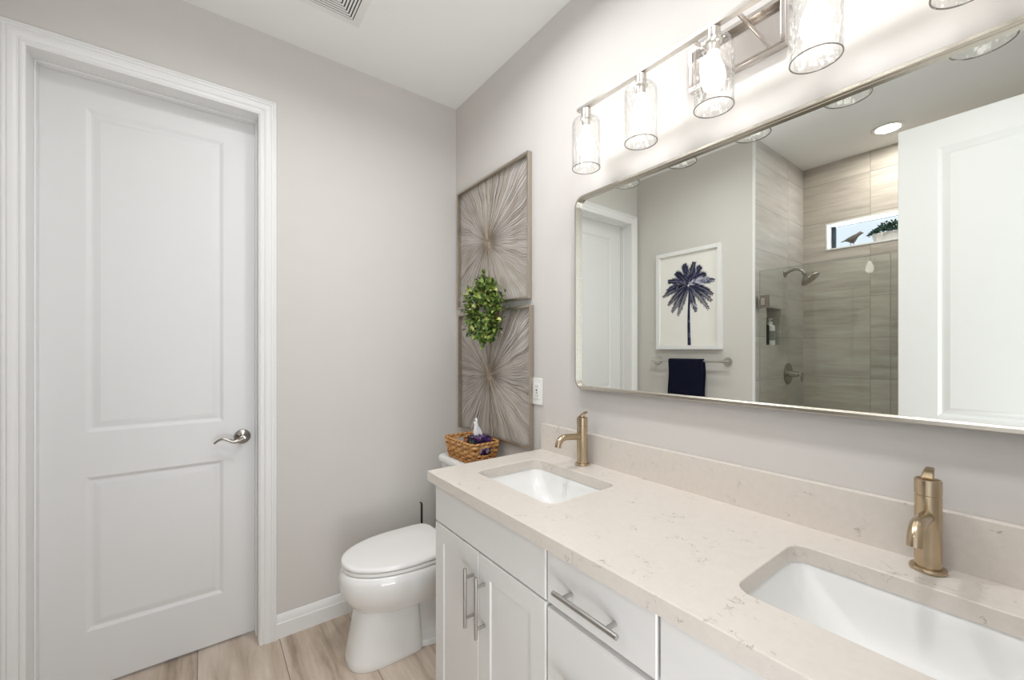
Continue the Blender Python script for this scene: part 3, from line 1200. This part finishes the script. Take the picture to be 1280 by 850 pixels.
b = B()
NS = 26
BH = .098
rng = random.Random(3)
for row in range(7):
    z = LID + .008 + row * .0128
    fl = .88 + .12 * row / 6
    hx, hy = BHX * fl, BHY * fl
    seg, segs = [], []
    M_ = NS * 6
    for k in range(M_ + 1):
        t = k / M_
        p, nn = bk_loop(t, hx, hy)
        wv = math.cos(t * NS * PI + row * PI) * .0055
        q = p + nn * wv + Vector((0, 0, z + mnoise.noise(Vector((t * 40, row * 7.1, 1))) * .0035))
        if row in (3, 4, 5) and in_hole(p):
            if len(seg) > 2:
                segs.append(seg)
            seg = []
        else:
            seg.append(q)
    if len(seg) > 2:
        segs.append(seg)
    for sg in segs:
        for off in (0, .0055):
            b.tube([q + Vector((0, 0, off + mnoise.noise(q * 60 + Vector((off * 900, 0, 0))) * .002)) for q in sg], .0038 + rng.uniform(-.0007, .0006), 6, tone=rng.uniform(.15, .85))
for k in range(NS):
    p0, n0 = bk_loop((k + .5) / NS, BHX * .88, BHY * .88)
    p1, n1 = bk_loop((k + .5) / NS, BHX, BHY)
    if in_hole(p1):
        b.tube([p0 + Vector((0, 0, LID + .004)), p0.lerp(p1, .45) + Vector((0, 0, LID + .045))], .0030, 6, tone=rng.uniform(.2, .7))
        continue
    b.tube([p0 + Vector((0, 0, LID + .004)), p1 + Vector((0, 0, LID + BH))], .0030, 6, tone=rng.uniform(.2, .7))
obj('weave', b, M['wicker'], bk, ang=60)
b = B()
for s in range(3):
    pts = []
    for k in range(160):
        t = k / 160
        p, nn = bk_loop(t, BHX + .001, BHY + .001)
        a = t * 2 * PI * 30 + s * 2 * PI / 3
        pts.append(p + nn * (.0042 * math.cos(a)) + Vector((0, 0, LID + BH + .003 + .0042 * math.sin(a))))
    b.tube(pts, .0036, 6, closed=True, tone=.3 + .25 * s)
obj('rim', b, M['wicker'], bk, ang=60)
b = B()
b.loft([[(x, y, z) for x, y in rrect(BKX, BKY, BHX * .85, BHY * .85, .02, 5)] for z in (LID + .0008, LID + .007)])
obj('base', b, M['wicker'], bk)

tx, ty, tz = -.106, -.432, LID + .0075
tis = thing('tissue_box', (tx, ty, tz), 'purple floral tissue box with a white tissue, inside the wicker basket', 'tissue box')
b = B()
b.box(tx - .044, tx + .044, ty - .046, ty + .046, tz, tz + .118, .003)
obj('box', b, M['floral'], tis)
b = B()
rg_ = random.Random(11)


def flower(b, c, nrm, r, n, tone):
    c, nrm = Vector(c), Vector(nrm)
    ref = Vector((0, 0, 1)) if abs(nrm.z) < .9 else Vector((1, 0, 0))
    u = nrm.cross(ref).normalized()
    w = nrm.cross(u)
    for k in range(n):
        a = 2 * PI * k / n + rg_.uniform(-.2, .2)
        d = u * math.cos(a) + w * math.sin(a)
        e = u * -math.sin(a) + w * math.cos(a)
        tn = tone + rg_.uniform(-.15, .25)
        rr = r * rg_.uniform(.8, 1.1)
        pts = [c + nrm * .0006, c + d * rr * .5 + e * rr * .26 + nrm * .0016, c + d * rr + nrm * .0010, c + d * rr * .5 - e * rr * .26 + nrm * .0016]
        b.face([b.v(p, tn) for p in pts])


for k in range(9):
    flower(b, (tx + rg_.uniform(-.035, .035), ty - .0462, tz + rg_.uniform(.02, .105)), (0, -1, 0), rg_.uniform(.012, .02), 7, rg_.choice((.1, .3, .55, .9)))
    flower(b, (tx - .0442, ty + rg_.uniform(-.04, .04), tz + rg_.uniform(.03, .105)), (-1, 0, 0), rg_.uniform(.012, .02), 7, rg_.choice((.1, .3, .5, .8)))
    flower(b, (tx + rg_.uniform(-.036, .036), ty + rg_.choice((-1, 1)) * rg_.uniform(.018, .042), tz + .1182), (0, 0, 1), rg_.uniform(.01, .016), 7, rg_.choice((.3, .6, .7)))
obj('printed_flowers', b, M['petal'], tis)
b = B()
for yy, zz, a in ((ty + .012, tz + .088, .2), (ty - .012, tz + .094, -.3)):
    c = Vector((tx - .0455, yy, zz))
    d = Vector((0, math.sin(a), math.cos(a)))
    e = Vector((0, math.cos(a), -math.sin(a)))
    b.face([b.v(c - d * .018), b.v(c + e * .009), b.v(c + d * .02), b.v(c - e * .009)])
obj('printed_leaves', b, M['leafprint'], tis)
b = B()
rows = []
for i in range(9):
    f = i / 8
    row = []
    for k in range(15):
        s = k / 14 - .5
        wdt = .066 * (1 - .5 * f) + .010 * math.sin(f * 6)
        fold = .010 * math.sin(s * 15 + f * 2.0) * (1 - .35 * f)
        row.append(b.v((tx - .004 + s * wdt - .012 * f, ty + s * .018 + fold + .006 * f, tz + .117 + .092 * f - .022 * f * abs(s) * 2 + .004 * math.sin(k * 1.7) * f)))
    rows.append(row)
for i in range(8):
    for k in range(14):
        b.face([rows[i][k], rows[i][k + 1], rows[i + 1][k + 1], rows[i + 1][k]])
ti = obj('tissue', b, M['tissue'], tis, ang=80)
md = ti.modifiers.new('thickness', 'SOLIDIFY')
md.thickness = .0008
ti['label'] = 'crumpled white tissue'

# ------------------------------------------------------------------ starburst wall art


def art(y0, y1, z0, z1, seed, label):
    """y0 > y1"""
    a = thing('wall_art', (0, (y0 + y1) / 2, z0), label, 'wall art', 'square starburst wire panels')
    fw, fd = .011, .024
    b = B()
    b.box(-fd, -.0006, y1, y1 + fw, z0, z1, .0015)
    b.box(-fd, -.0006, y0 - fw, y0, z0, z1, .0015)
    b.box(-fd, -.0006, y1 + fw, y0 - fw, z0, z0 + fw, .0015)
    b.box(-fd, -.0006, y1 + fw, y0 - fw, z1 - fw, z1, .0015)
    obj('frame', b, M['artframe'], a)
    rng = random.Random(seed)
    cy, cz = (y0 + y1) / 2 + .012, (z0 + z1) / 2 - .005
    hy0, hy1, hz0, hz1 = cy - y1 - fw + .002, y0 - fw + .002 - cy, cz - z0 - fw + .002, z1 - fw + .002 - cz
    b = B()
    NR = 112
    ws = [rng.uniform(.7, 1.35) for _ in range(NR)]
    tot, acc = sum(ws), 0
    for k in range(NR):
        am = (acc + ws[k] / 2) / tot * 2 * PI
        hw = ws[k] / tot * PI
        acc += ws[k]
        tone = min(1, max(0, rng.gauss(.5, .24)))
        ph, amp, fr = rng.uniform(0, 6.3), rng.uniform(.004, .010), rng.uniform(9, 15)
        dep = rng.uniform(-.004, .004)
        fork = rng.uniform(.28, .6)

        def P(f, side):
            sp = max(0, f - fork) / (1 - fork)
            sp = sp * (1.6 - .6 * sp)
            ang = am + side * hw * .52 * min(1, sp) + (amp * math.sin(f * fr + ph + side * .5 * sp) + .012 * math.sin(f * 17 + am * 7)) * (.15 + f) * min(1, (1 - f) * 5 + .3)
            dy, dz = math.cos(ang), math.sin(ang)
            R = min((hy1 if dy > 0 else hy0) / max(1e-6, abs(dy)), (hz1 if dz > 0 else hz0) / max(1e-6, abs(dz)))
            r = R * (.012 + .988 * f)
            x = -.0135 + dep * min(1, f * 3) - .0045 * math.cos(min(1, f * 1.4) * PI) * .8
            return (min(-.0035, x), cy + dy * r, cz + dz * r)
        for side in (-1, 1):
            f0 = 0.0 if side < 0 else fork
            n_ = 30 if side < 0 else max(8, int(30 * (1 - fork)))
            pts = [P(f0 + (1 - f0) * i_ / n_, side) for i_ in range(n_ + 1)]
            b.tube(pts, [.00115 - .0002 * (1 - i_ / n_) for i_ in range(n_ + 1)], 5, tone=min(1, max(0, tone + side * .06)))
    obj('wire_starburst', b, M['reed'], a, ang=80)
    return a


art(-.048, -.724, 1.593, 2.282, 5, 'upper of two square starburst wire panels, above the wreath')
art(-.060, -.739, .889, 1.562, 9, 'lower of two square starburst wire panels, behind the basket and below the wreath')

# wreath
wc = Vector((-.072, -.430, 1.555))
wr = thing('wreath', (wc.x, wc.y, 1.38), 'small leafy green wreath hung where the two wire panels meet', 'wreath')
b = B()
pts = [wc + Vector((.012, .095 * math.cos(2 * PI * k / 40), .105 * math.sin(2 * PI * k / 40))) for k in range(40)]
b.tube(pts, .012, 8, closed=True)
obj('twig_ring', b, M['twig'], wr)
b = B()
rng = random.Random(21)


def leaf(b, c, d, up, L, W, tone, nseg=3):
    d = d.normalized()
    side = d.cross(up)
    if side.length < 1e-4:
        side = d.cross(Vector((1, 0, 0)))
    side.normalize()
    nn = side.cross(d)
    pts = []
    for i in range(nseg + 2):
        f = i / (nseg + 1)
        w = W * math.sin(PI * min(1, f * .92 + .08)) ** .8
        q = c + d * L * f + nn * (.18 * L * math.sin(f * PI))
        pts.append((q, w))
    rows = []
    for q, w in pts:
        rows.append([b.v(q + side * w * s + nn * (.25 * w * abs(s)), tone) for s in (-1, 0, 1)])
    for i in range(len(rows) - 1):
        for k in range(2):
            b.face([rows[i][k], rows[i][k + 1], rows[i + 1][k + 1], rows[i + 1][k]])


for k in range(1000):
    a = rng.uniform(0, 2 * PI)
    rr = rng.gauss(.100, .030)
    rr = max(.030, min(.148, rr))
    c = wc + Vector((rng.gauss(-.004, .022), rr * math.cos(a), rr * 1.08 * math.sin(a)))
    c.x = max(-.128, min(-.030, c.x))
    d = Vector((rng.uniform(-1.2, .15), math.cos(a) * .7 + rng.uniform(-.9, .9), math.sin(a) * .7 + rng.uniform(-.8, 1.0)))
    if c.x > -.055 and d.x > -.1:
        d.x = -.3
    L = rng.uniform(.020, .035)
    leaf(b, c, d, Vector((rng.uniform(-1, 1), rng.uniform(-1, 1), 1)), L, L * rng.uniform(.24, .34), min(1, max(0, rng.gauss(.53, .24))))
# stray sprigs: one up, some to the side, one hanging down
for (dy, dz, n_, y0, z0) in ((-.02, .19, 26, .0, .10), (-.17, .03, 8, -.10, .04), (-.15, -.09, 6, -.10, -.05), (.13, .13, 7, .08, .08), (-.005, -.19, 7, -.01, -.11)):
    p0, p1 = wc + Vector((-.01, y0, z0)), wc + Vector((-.02, dy, dz))
    for i in range(n_):
        f = (i + .5) / n_
        c = p0.lerp(p1, f)
        ax = (p1 - p0).normalized()
        sd = Vector((rng.uniform(-1, .2), rng.uniform(-1, 1), rng.uniform(-1, 1)))
        leaf(b, c, ax * 1.1 + sd * .8, Vector((rng.uniform(-1, 1), 0, 1)), rng.uniform(.022, .032), .0075, min(1, max(0, rng.gauss(.5, .2))))
fo = obj('foliage', b, M['leaf'], wr, ang=80)

# ------------------------------------------------------------------ outlet
ol = thing('wall_outlet', (0, -.768, 1.102), 'white outlet cover plate on the wall left of the mirror', 'outlet')
b = B()
b.box(-.0065, -.0004, -.804, -.732, 1.102, 1.224, .0025, 2)
obj('cover_plate', b, M['plastic'], ol)
b = B()
b.box(-.0095, -.006, -.785, -.751, 1.129, 1.197, .001)
obj('receptacle', b, M['plastic'], ol)
b = B()
b.box(-.0102, -.0094, -.7725, -.7635, 1.165, 1.172)
b.box(-.0102, -.0094, -.7725, -.7635, 1.1535, 1.1575)
for z in (1.142, 1.184):
    b.box(-.0099, -.0094, -.7752, -.7732, z - .004, z + .004)
    b.box(-.0099, -.0094, -.7632, -.7615, z - .003, z + .003)
obj('slots', b, M['dark_slot'], ol)

# ------------------------------------------------------------------ ceiling vent and downlight
ve = thing('ceiling_vent', (-.825, -.455, H - .012), 'square white ceiling vent with nested louvers', 'vent')
vx, vy, vh = -.825, -.455, .158


def sqring(b, h0, h1, z0, z1):
    """square ring sloping from (h0,z0) outer to (h1,z1) inner, 1.5 mm thick"""
    rings = []
    for h, z in ((h0, z0), (h1, z1), (h1, z1 + .0015), (h0, z0 + .0015)):
        rings.append([(vx + sx * h, vy + sy * h, z) for sx, sy in ((1, 1), (-1, 1), (-1, -1), (1, -1))])
    b.loft(rings + [rings[0]], cap0=False, cap1=False)
    bmesh.ops.remove_doubles(b.bm, verts=list(b.bm.verts), dist=1e-6)


b = B()
sqring(b, vh, .124, H - .0035, H - .0085)
sqring(b, vh, vh - .003, H - .0015, H - .0035)
obj('rim', b, M['plastic'], ve, ang=20)
b = B()
for k in range(9):
    h = .120 - k * .0125
    sqring(b, h, h - .0068, H - .0085, H - .0075)
b.box(vx - .012, vx + .012, vy - .012, vy + .012, H - .009, H - .007)
obj('louvers', b, M['plastic'], ve, ang=20)
b = B()
b.box(vx - .126, vx + .126, vy - .126, vy + .126, H - .0025, H - .0006)
obj('dark_duct', b, M['dark_slot'], ve)

dl = thing('downlight', (-2.411, -1.53, H - .006), 'round recessed downlight lit in the shower ceiling', 'ceiling light')
b = B()
b.lathe([(.062, -.0006), (.088, -.0006), (.087, -.004), (.078, -.007), (.064, -.006), (.062, -.004)], (-2.411, -1.53, H), 40, caps=False)
obj('trim_ring', b, M['plastic'], dl)
b = B()
b.lathe([(.0003, -.001), (.063, -.001), (.063, -.004), (.0003, -.0045)], (-2.411, -1.53, H), 40)
obj('lens', b, M['downlens'], dl)

# ------------------------------------------------------------------ opposite wall: palm print, towel bar, towel
pc = thing('framed_palm_print', (WX, -.473, 1.357), 'white framed navy palm tree print above the towel bar', 'picture')
py0, py1, pz0, pz1 = -.206, -.741, 1.357, 2.134
b = B()
fw, fd = .030, .032
b.box(WX + .0006, WX + fd, py1, py1 + fw, pz0, pz1, .002)
b.box(WX + .0006, WX + fd, py0 - fw, py0, pz0, pz1, .002)
b.box(WX + .0006, WX + fd, py1 + fw, py0 - fw, pz0, pz0 + fw, .002)
b.box(WX + .0006, WX + fd, py1 + fw, py0 - fw, pz1 - fw, pz1, .002)
obj('frame', b, M['trim'], pc)
b = B()
b.box(WX + .001, WX + .012, py1 + fw, py0 - fw, pz0 + fw, pz1 - fw)
pap = obj('paper', b, M['paper'], pc)
b = B()
rng = random.Random(4)
PXX = WX + .0126


def blade(b, y, z, dy, dz, L, W, tone, x):
    l = math.hypot(dy, dz)
    dy, dz = dy / l, dz / l
    p = [(y - dz * W * .4, z + dy * W * .4), (y + dz * W * .4, z - dy * W * .4), (y + dy * L * .55 + dz * W * .5, z + dz * L * .55 - dy * W * .5), (y + dy * L, z + dz * L), (y + dy * L * .55 - dz * W * .5, z + dz * L * .55 + dy * W * .5)]
    b.face([b.v((x, q[0], q[1]), tone) for q in p])


# trunk
cy, cz = -.480, 1.835
tr = []
for i in range(24):
    f = i / 23
    z = pz0 + fw + .002 + (cz - pz0 - fw) * f
    y = -.487 + .006 * math.sin(f * 3) - .004 * f
    w = .0135 - .006 * f
    tr.append((y, z, w))
for i in range(23):
    a, c = tr[i], tr[i + 1]
    tn = rng.choice((.1, .3, .5, .75))
    b.face([b.v((PXX, a[0] - a[2], a[1]), tn), b.v((PXX, a[0] + a[2] * .2, a[1]), tn), b.v((PXX, c[0] + c[2] * .2, c[1]), tn), b.v((PXX, c[0] - c[2], c[1]), tn)])
    tn2 = min(1, tn * .4)
    b.face([b.v((PXX, a[0] + a[2] * .2, a[1]), tn2), b.v((PXX, a[0] + a[2], a[1]), tn2), b.v((PXX, c[0] + c[2], c[1]), tn2), b.v((PXX, c[0] + c[2] * .2, c[1]), tn2)])
lay = 0
fr_ = []
for k in range(16):
    ang = -68 + 316 * k / 15 + rng.uniform(-5, 5)
    fr_.append((ang, rng.uniform(.175, .215), rng.uniform(0, .4)))
rng.shuffle(fr_)
fr_ += [(28, .17, .85), (150, .11, .7), (95, .12, .5)]
for ang, L, tone0 in fr_:
    lay += 1
    a = math.radians(ang)
    sag = .055 * abs(math.cos(a)) + .008
    for i in range(20):
        f = (i + 1) / 20
        y = cy - L * math.cos(a) * f
        z = cz + .02 + L * math.sin(a) * f - sag * f * f
        ty_, tz_ = -L * math.cos(a), L * math.sin(a) - 2 * sag * f
        l = math.hypot(ty_, tz_)
        ty_, tz_ = ty_ / l, tz_ / l
        for s in (-1, 1):
            ny, nz = -tz_ * s, ty_ * s
            dirv = (ty_ * .9 + ny * .62, tz_ * .9 + nz * .62 - .12)
            LL = (.046 * math.sin(PI * (.12 + .82 * f)) + .012) * rng.uniform(.7, 1.15)
            blade(b, y, z, dirv[0], dirv[1], LL, .0055, min(1, max(0, tone0 + rng.gauss(.1, .24))), PXX + .00003 * lay)
obj('palm', b, M['palm'], pap, smooth=False)

tbz = 1.268
tbx = WX + .062
tr_ = thing('towel_bar', (WX, -.495, tbz - .03), 'brushed nickel towel bar under the palm print', 'towel bar')
b = B()
b.cyl((tbx, -.182, tbz), (tbx, -.806, tbz), .0088, n=20, bev=.002)
obj('bar', b, M['nickel'], tr_)
for y in (-.212, -.776):
    b = B()
    b.cyl((WX + .008, y, tbz), (tbx, y, tbz), .010, n=18)
    po = obj('post', b, M['nickel'], tr_, origin=(WX, y, tbz))
    b = B()
    b.lathe([(.0003, .0006), (.031, .0006), (.031, .006), (.028, .010), (.0003, .011)], (WX, y, tbz), 32, axis='x')
    obj('rosette', b, M['nickel'], po, origin=(WX, y, tbz))
tw = B()
rows = []
R = .0128
for q in range(41):
    f = q / 40
    # path: up the back, over the bar, down the front
    if f < .40:
        z, x = tbz - (.40 - f) / .40 * .36, tbx - R
    elif f < .46:
        a = (f - .40) / .06 * PI
        z, x = tbz + R * math.sin(a), tbx - R * math.cos(a)
    else:
        z, x = tbz - (f - .46) / .54 * .42, tbx + R
    rows.append((x, z, 1 if f >= .43 else -1))
ring_in = []
Y0, Y1 = -.350, -.630
grid = []
for x, z, s in rows:
    row = []
    for k in range(13):
        g = k / 12
        y = Y0 + (Y1 - Y0) * g
        hang = max(0, tbz - z)
        xo = x + .003 * math.sin(g * 9 + 1) * hang * 3 * (1 if s > 0 else .4)
        row.append(tw.v((xo, y + .004 * math.sin(z * 20), z)))
    grid.append(row)
for i in range(len(grid) - 1):
    for k in range(12):
        tw.face([grid[i][k], grid[i][k + 1], grid[i + 1][k + 1], grid[i + 1][k]])
o = tag(obj('towel', tw, M['towel'], ang=80), 'folded navy blue hand towel hanging over the towel bar', 'towel')
md = o.modifiers.new('thickness', 'SOLIDIFY')
md.thickness = .006
md.offset = 1.0

# ------------------------------------------------------------------ shower
gz0, gz1 = .104, 1.895
gx = WX - .045
gd = thing('shower_door', (gx, -1.31, gz0), 'frameless clear glass shower door hinged at the wall', 'shower door')
b = B()
b.box(gx - .005, gx + .005, -1.640, YE - .016, gz0, gz1, .001)
obj('glass', b, M['shower_glass'], gd)
b = B()
b.box(gx - .005, gx + .005, -1.640, YE - .016, gz1 + .0001, gz1 + .0018)
b.box(gx - .005, gx + .005, -1.6418, -1.6401, gz0, gz1 + .0018)
b.box(gx - .005, gx + .005, YE - .0159, YE - .0142, gz0, gz1 + .0018)
e_ = obj('glass_edge', b, M['glass_edge'], gd)
e_['label'] = 'darker polished glass edge'
for z in (1.683, .32):
    b = B()
    b.box(gx - .014, gx + .014, YE - .072, YE - .0135, z - .044, z + .044, .002)
    b.box(gx - .026, gx + .026, YE - .020, YE - .0126, z - .044, z + .044, .0015)
    h_ = obj('hinge', b, M['shower_metal'], gd)
    b = B()
    b.box(gx + .0138, gx + .0175, YE - .052, YE - .030, z - .024, z + .024, .001)
    obj('hinge_plate', b, M['nickel'], h_)
b = B()
b.cyl((gx + .005, -1.589, .985), (gx + .022, -1.589, .985), .009, n=18)
b.cyl((gx + .022, -1.589, .985), (gx + .042, -1.589, .985), .017, n=24, bev=.003)
b.cyl((gx - .005, -1.589, .985), (gx - .022, -1.589, .985), .009, n=18)
b.cyl((gx - .022, -1.589, .985), (gx - .042, -1.589, .985), .017, n=24, bev=.003)
obj('knob', b, M['nickel'], gd)
gp = thing('glass_screen', (gx, -1.97, gz0), 'fixed clear glass shower panel beside the glass door', 'shower panel')
b = B()
b.box(gx - .005, gx + .005, SE + .004, -1.646, gz0, gz1, .001)
obj('glass', b, M['shower_glass'], gp)
b = B()
b.box(gx - .009, gx + .009, SE + .0006, SE + .012, gz0, gz1, .001)
obj('wall_channel', b, M['shower_metal'], gp)

shx = -2.345
sh = thing('overhead_shower', (shx, YE, 1.93), 'satin nickel shower head on a curved arm', 'shower head')
b = B()
b.lathe([(.0003, -.0006), (.030, -.0006), (.030, -.004), (.014, -.012), (.0003, -.013)], (shx, YE, 1.935), 28, axis='y')
obj('flange', b, M['shower_metal'], sh)
b = B()
P = [(shx, YE - .008, 1.935), (shx, YE - .04, 1.952), (shx, YE - .075, 1.958), (shx, YE - .105, 1.948), (shx, YE - .125, 1.925)]
PP = []
for i in range(len(P) - 1):
    for k in range(4):
        PP.append(Vector(P[i]).lerp(Vector(P[i + 1]), k / 4))
PP.append(Vector(P[-1]))
for _ in range(3):
    PP = [PP[0]] + [(PP[i - 1] + PP[i] * 2 + PP[i + 1]) / 4 for i in range(1, len(PP) - 1)] + [PP[-1]]
b.tube(PP, .0105, 14)
obj('arm', b, M['shower_metal'], sh)
b = B()
dv = Vector((0, -.62, -.78))
c0 = Vector((shx, YE - .120, 1.930))
u_, w_ = Vector((1, 0, 0)), dv.cross(Vector((1, 0, 0)))
rings = []
for r, d in ((.012, 0), (.016, .008), (.015, .016), (.020, .026), (.040, .044), (.058, .060), (.066, .070), (.067, .078), (.063, .080), (.0005, .078)):
    rings.append([c0 + dv * d + (u_ * math.cos(2 * PI * k / 32) + w_ * math.sin(2 * PI * k / 32)) * r for k in range(32)])
b.loft(rings)
obj('head', b, M['shower_metal'], sh)

vxx, vzz = -2.405, 1.168
sv = thing('shower_valve', (vxx, YE, vzz - .085), 'round nickel shower valve plate with lever', 'shower valve')
b = B()
b.lathe([(.0003, -.0006), (.082, -.0006), (.083, -.003), (.078, -.008), (.03, -.012), (.0003, -.012)], (vxx, YE, vzz), 40, axis='y')
obj('plate', b, M['shower_metal'], sv)
b = B()
b.lathe([(.0003, -.010), (.024, -.010), (.022, -.045), (.019, -.072), (.0003, -.074)], (vxx, YE, vzz), 28, axis='y')
obj('hub', b, M['shower_metal'], sv)
b = B()
b.tube([(vxx, YE - .062, vzz), (vxx, YE - .088, vzz - .002), (vxx, YE - .094, vzz - .012), (vxx, YE - .094, vzz - .055)], [.008, .008, .0085, .0075], 14)
b.tube([(vxx, YE - .094, vzz - .012), (vxx, YE - .094, vzz + .012)], [.0085, .007], 14)
obj('lever', b, M['shower_metal'], sv)


def bottle(bx, by, bz, r, h, mat, label, capm):
    t_ = thing('pump_bottle', (bx, by, bz), label, 'bottle', 'bottles in the shower niche')
    b = B()
    b.lathe([(.0003, .0004), (r * .94, .0004), (r, .004), (r, h * .80), (r * .9, h * .88), (r * .45, h * .93), (r * .42, h * .97), (.0003, h * .97)], (bx, by, bz), 28)
    obj('bottle_body', b, mat, t_)
    b = B()
    b.lathe([(.0003, h * .965), (r * .5, h * .965), (r * .5, h * 1.04), (r * .16, h * 1.045), (r * .16, h * 1.16), (r * .42, h * 1.165), (r * .40, h * 1.21), (.0003, h * 1.215)], (bx, by, bz), 20)
    b.tube([(bx, by, bz + h * 1.19), (bx + .014, by - .016, bz + h * 1.185), (bx + .02, by - .024, bz + h * 1.15)], [.0045, .004, .003], 8)
    obj('pump', b, capm, t_)
    return t_


bottle(-2.090, YE + .040, NZ0, .030, .165, M['black'], 'black pump bottle in the tiled shower niche', M['black'])
bt = bottle(-2.185, YE + .042, NZ0, .034, .165, M['sheet_white'], 'white pump bottle in the tiled shower niche', M['sheet_white'])
b = B()
b.lathe([(.0343, .035), (.0346, .036), (.0346, .105), (.0343, .106)], (-2.185, YE + .042, NZ0), 28, caps=False)
obj('bottle_label', b, M['stone_grey'], bt)

# window sill: bird and planter
wz = VZ0 + .0122
bx, byc = SX - .058, -1.255
bd = thing('bird_figurine', (bx, byc, wz), 'weathered metal bird figurine on the shower window sill', 'figurine')
b = B()
sp = [(.068, .048, .003, .004), (.045, .055, .006, .005), (.025, .058, .016, .014), (.008, .055, .027, .022), (-.010, .057, .033, .027), (-.026, .066, .029, .024), (-.036, .080, .022, .019), (-.043, .088, .0185, .016), (-.052, .0925, .0165, .014), (-.060, .092, .007, .006), (-.070, .089, .0015, .0015)]
rings = []
for dy, dz, rz, rx in sp:
    rings.append([(bx + rx * math.cos(2 * PI * k / 16), byc + dy, wz + dz + rz * math.sin(2 * PI * k / 16)) for k in range(16)])
b.loft(rings)
obj('body', b, M['bird'], bd, ang=80)
for s in (-1, 1):
    b = B()
    b.tube([(bx + s * .008, byc - .004 + s * .007, wz + .040), (bx + s * .008, byc + s * .008, wz + .020), (bx + s * .008, byc - .002 + s * .008, wz + .002)], [.0035, .002, .002], 8)
    b.tube([(bx + s * .008, byc + .004 + s * .008, wz + .0022), (bx + s * .008, byc - .014 + s * .008, wz + .0018)], [.002, .0012], 8)
    obj('leg', b, M['bird'], bd)
pyc = -1.475
pl = thing('planter', (SX - .06, pyc, wz), 'white ribbed planter of dark green foliage on the window sill', 'planter')
b = B()
rings = []
for z, s in ((0, .84), (.004, .86), (.056, .98), (.060, 1.0), (.062, .97), (.052, .93)):
    ring = []
    for k in range(72):
        a = 2 * PI * k / 72
        rib = 1 + .02 * math.cos(a * 18)
        ring.append((SX - .06 + .048 * s * rib * math.cos(a), pyc + .105 * s * rib * math.copysign(abs(math.sin(a)) ** .7, math.sin(a)), wz + z))
    rings.append(ring)
b.loft(rings)
obj('pot', b, M['pot'], pl, ang=60)
b = B()
rng = random.Random(8)
for k in range(800):
    a, r = rng.uniform(0, 2 * PI), math.sqrt(rng.random())
    hgt = .078 * (1 - r * r) + .008
    c = Vector((SX - .06 + .048 * r * math.cos(a), pyc + .122 * r * math.sin(a), wz + .056 + hgt * rng.uniform(.3, 1)))
    d = Vector((math.cos(a) * r + rng.uniform(-.6, .6), math.sin(a) * r + rng.uniform(-.6, .6), rng.uniform(-.3 * r, 1.0)))
    if c.x + d.normalized().x * .016 < SX - .118:
        d.x = abs(d.x)
    L = rng.uniform(.012, .021)
    leaf(b, c, d, Vector((rng.uniform(-1, 1), rng.uniform(-1, 1), .5)), L, L * .3, min(1, max(0, rng.gauss(.4, .25))), 1)
obj('foliage', b, M['mossleaf'], pl, ang=80)
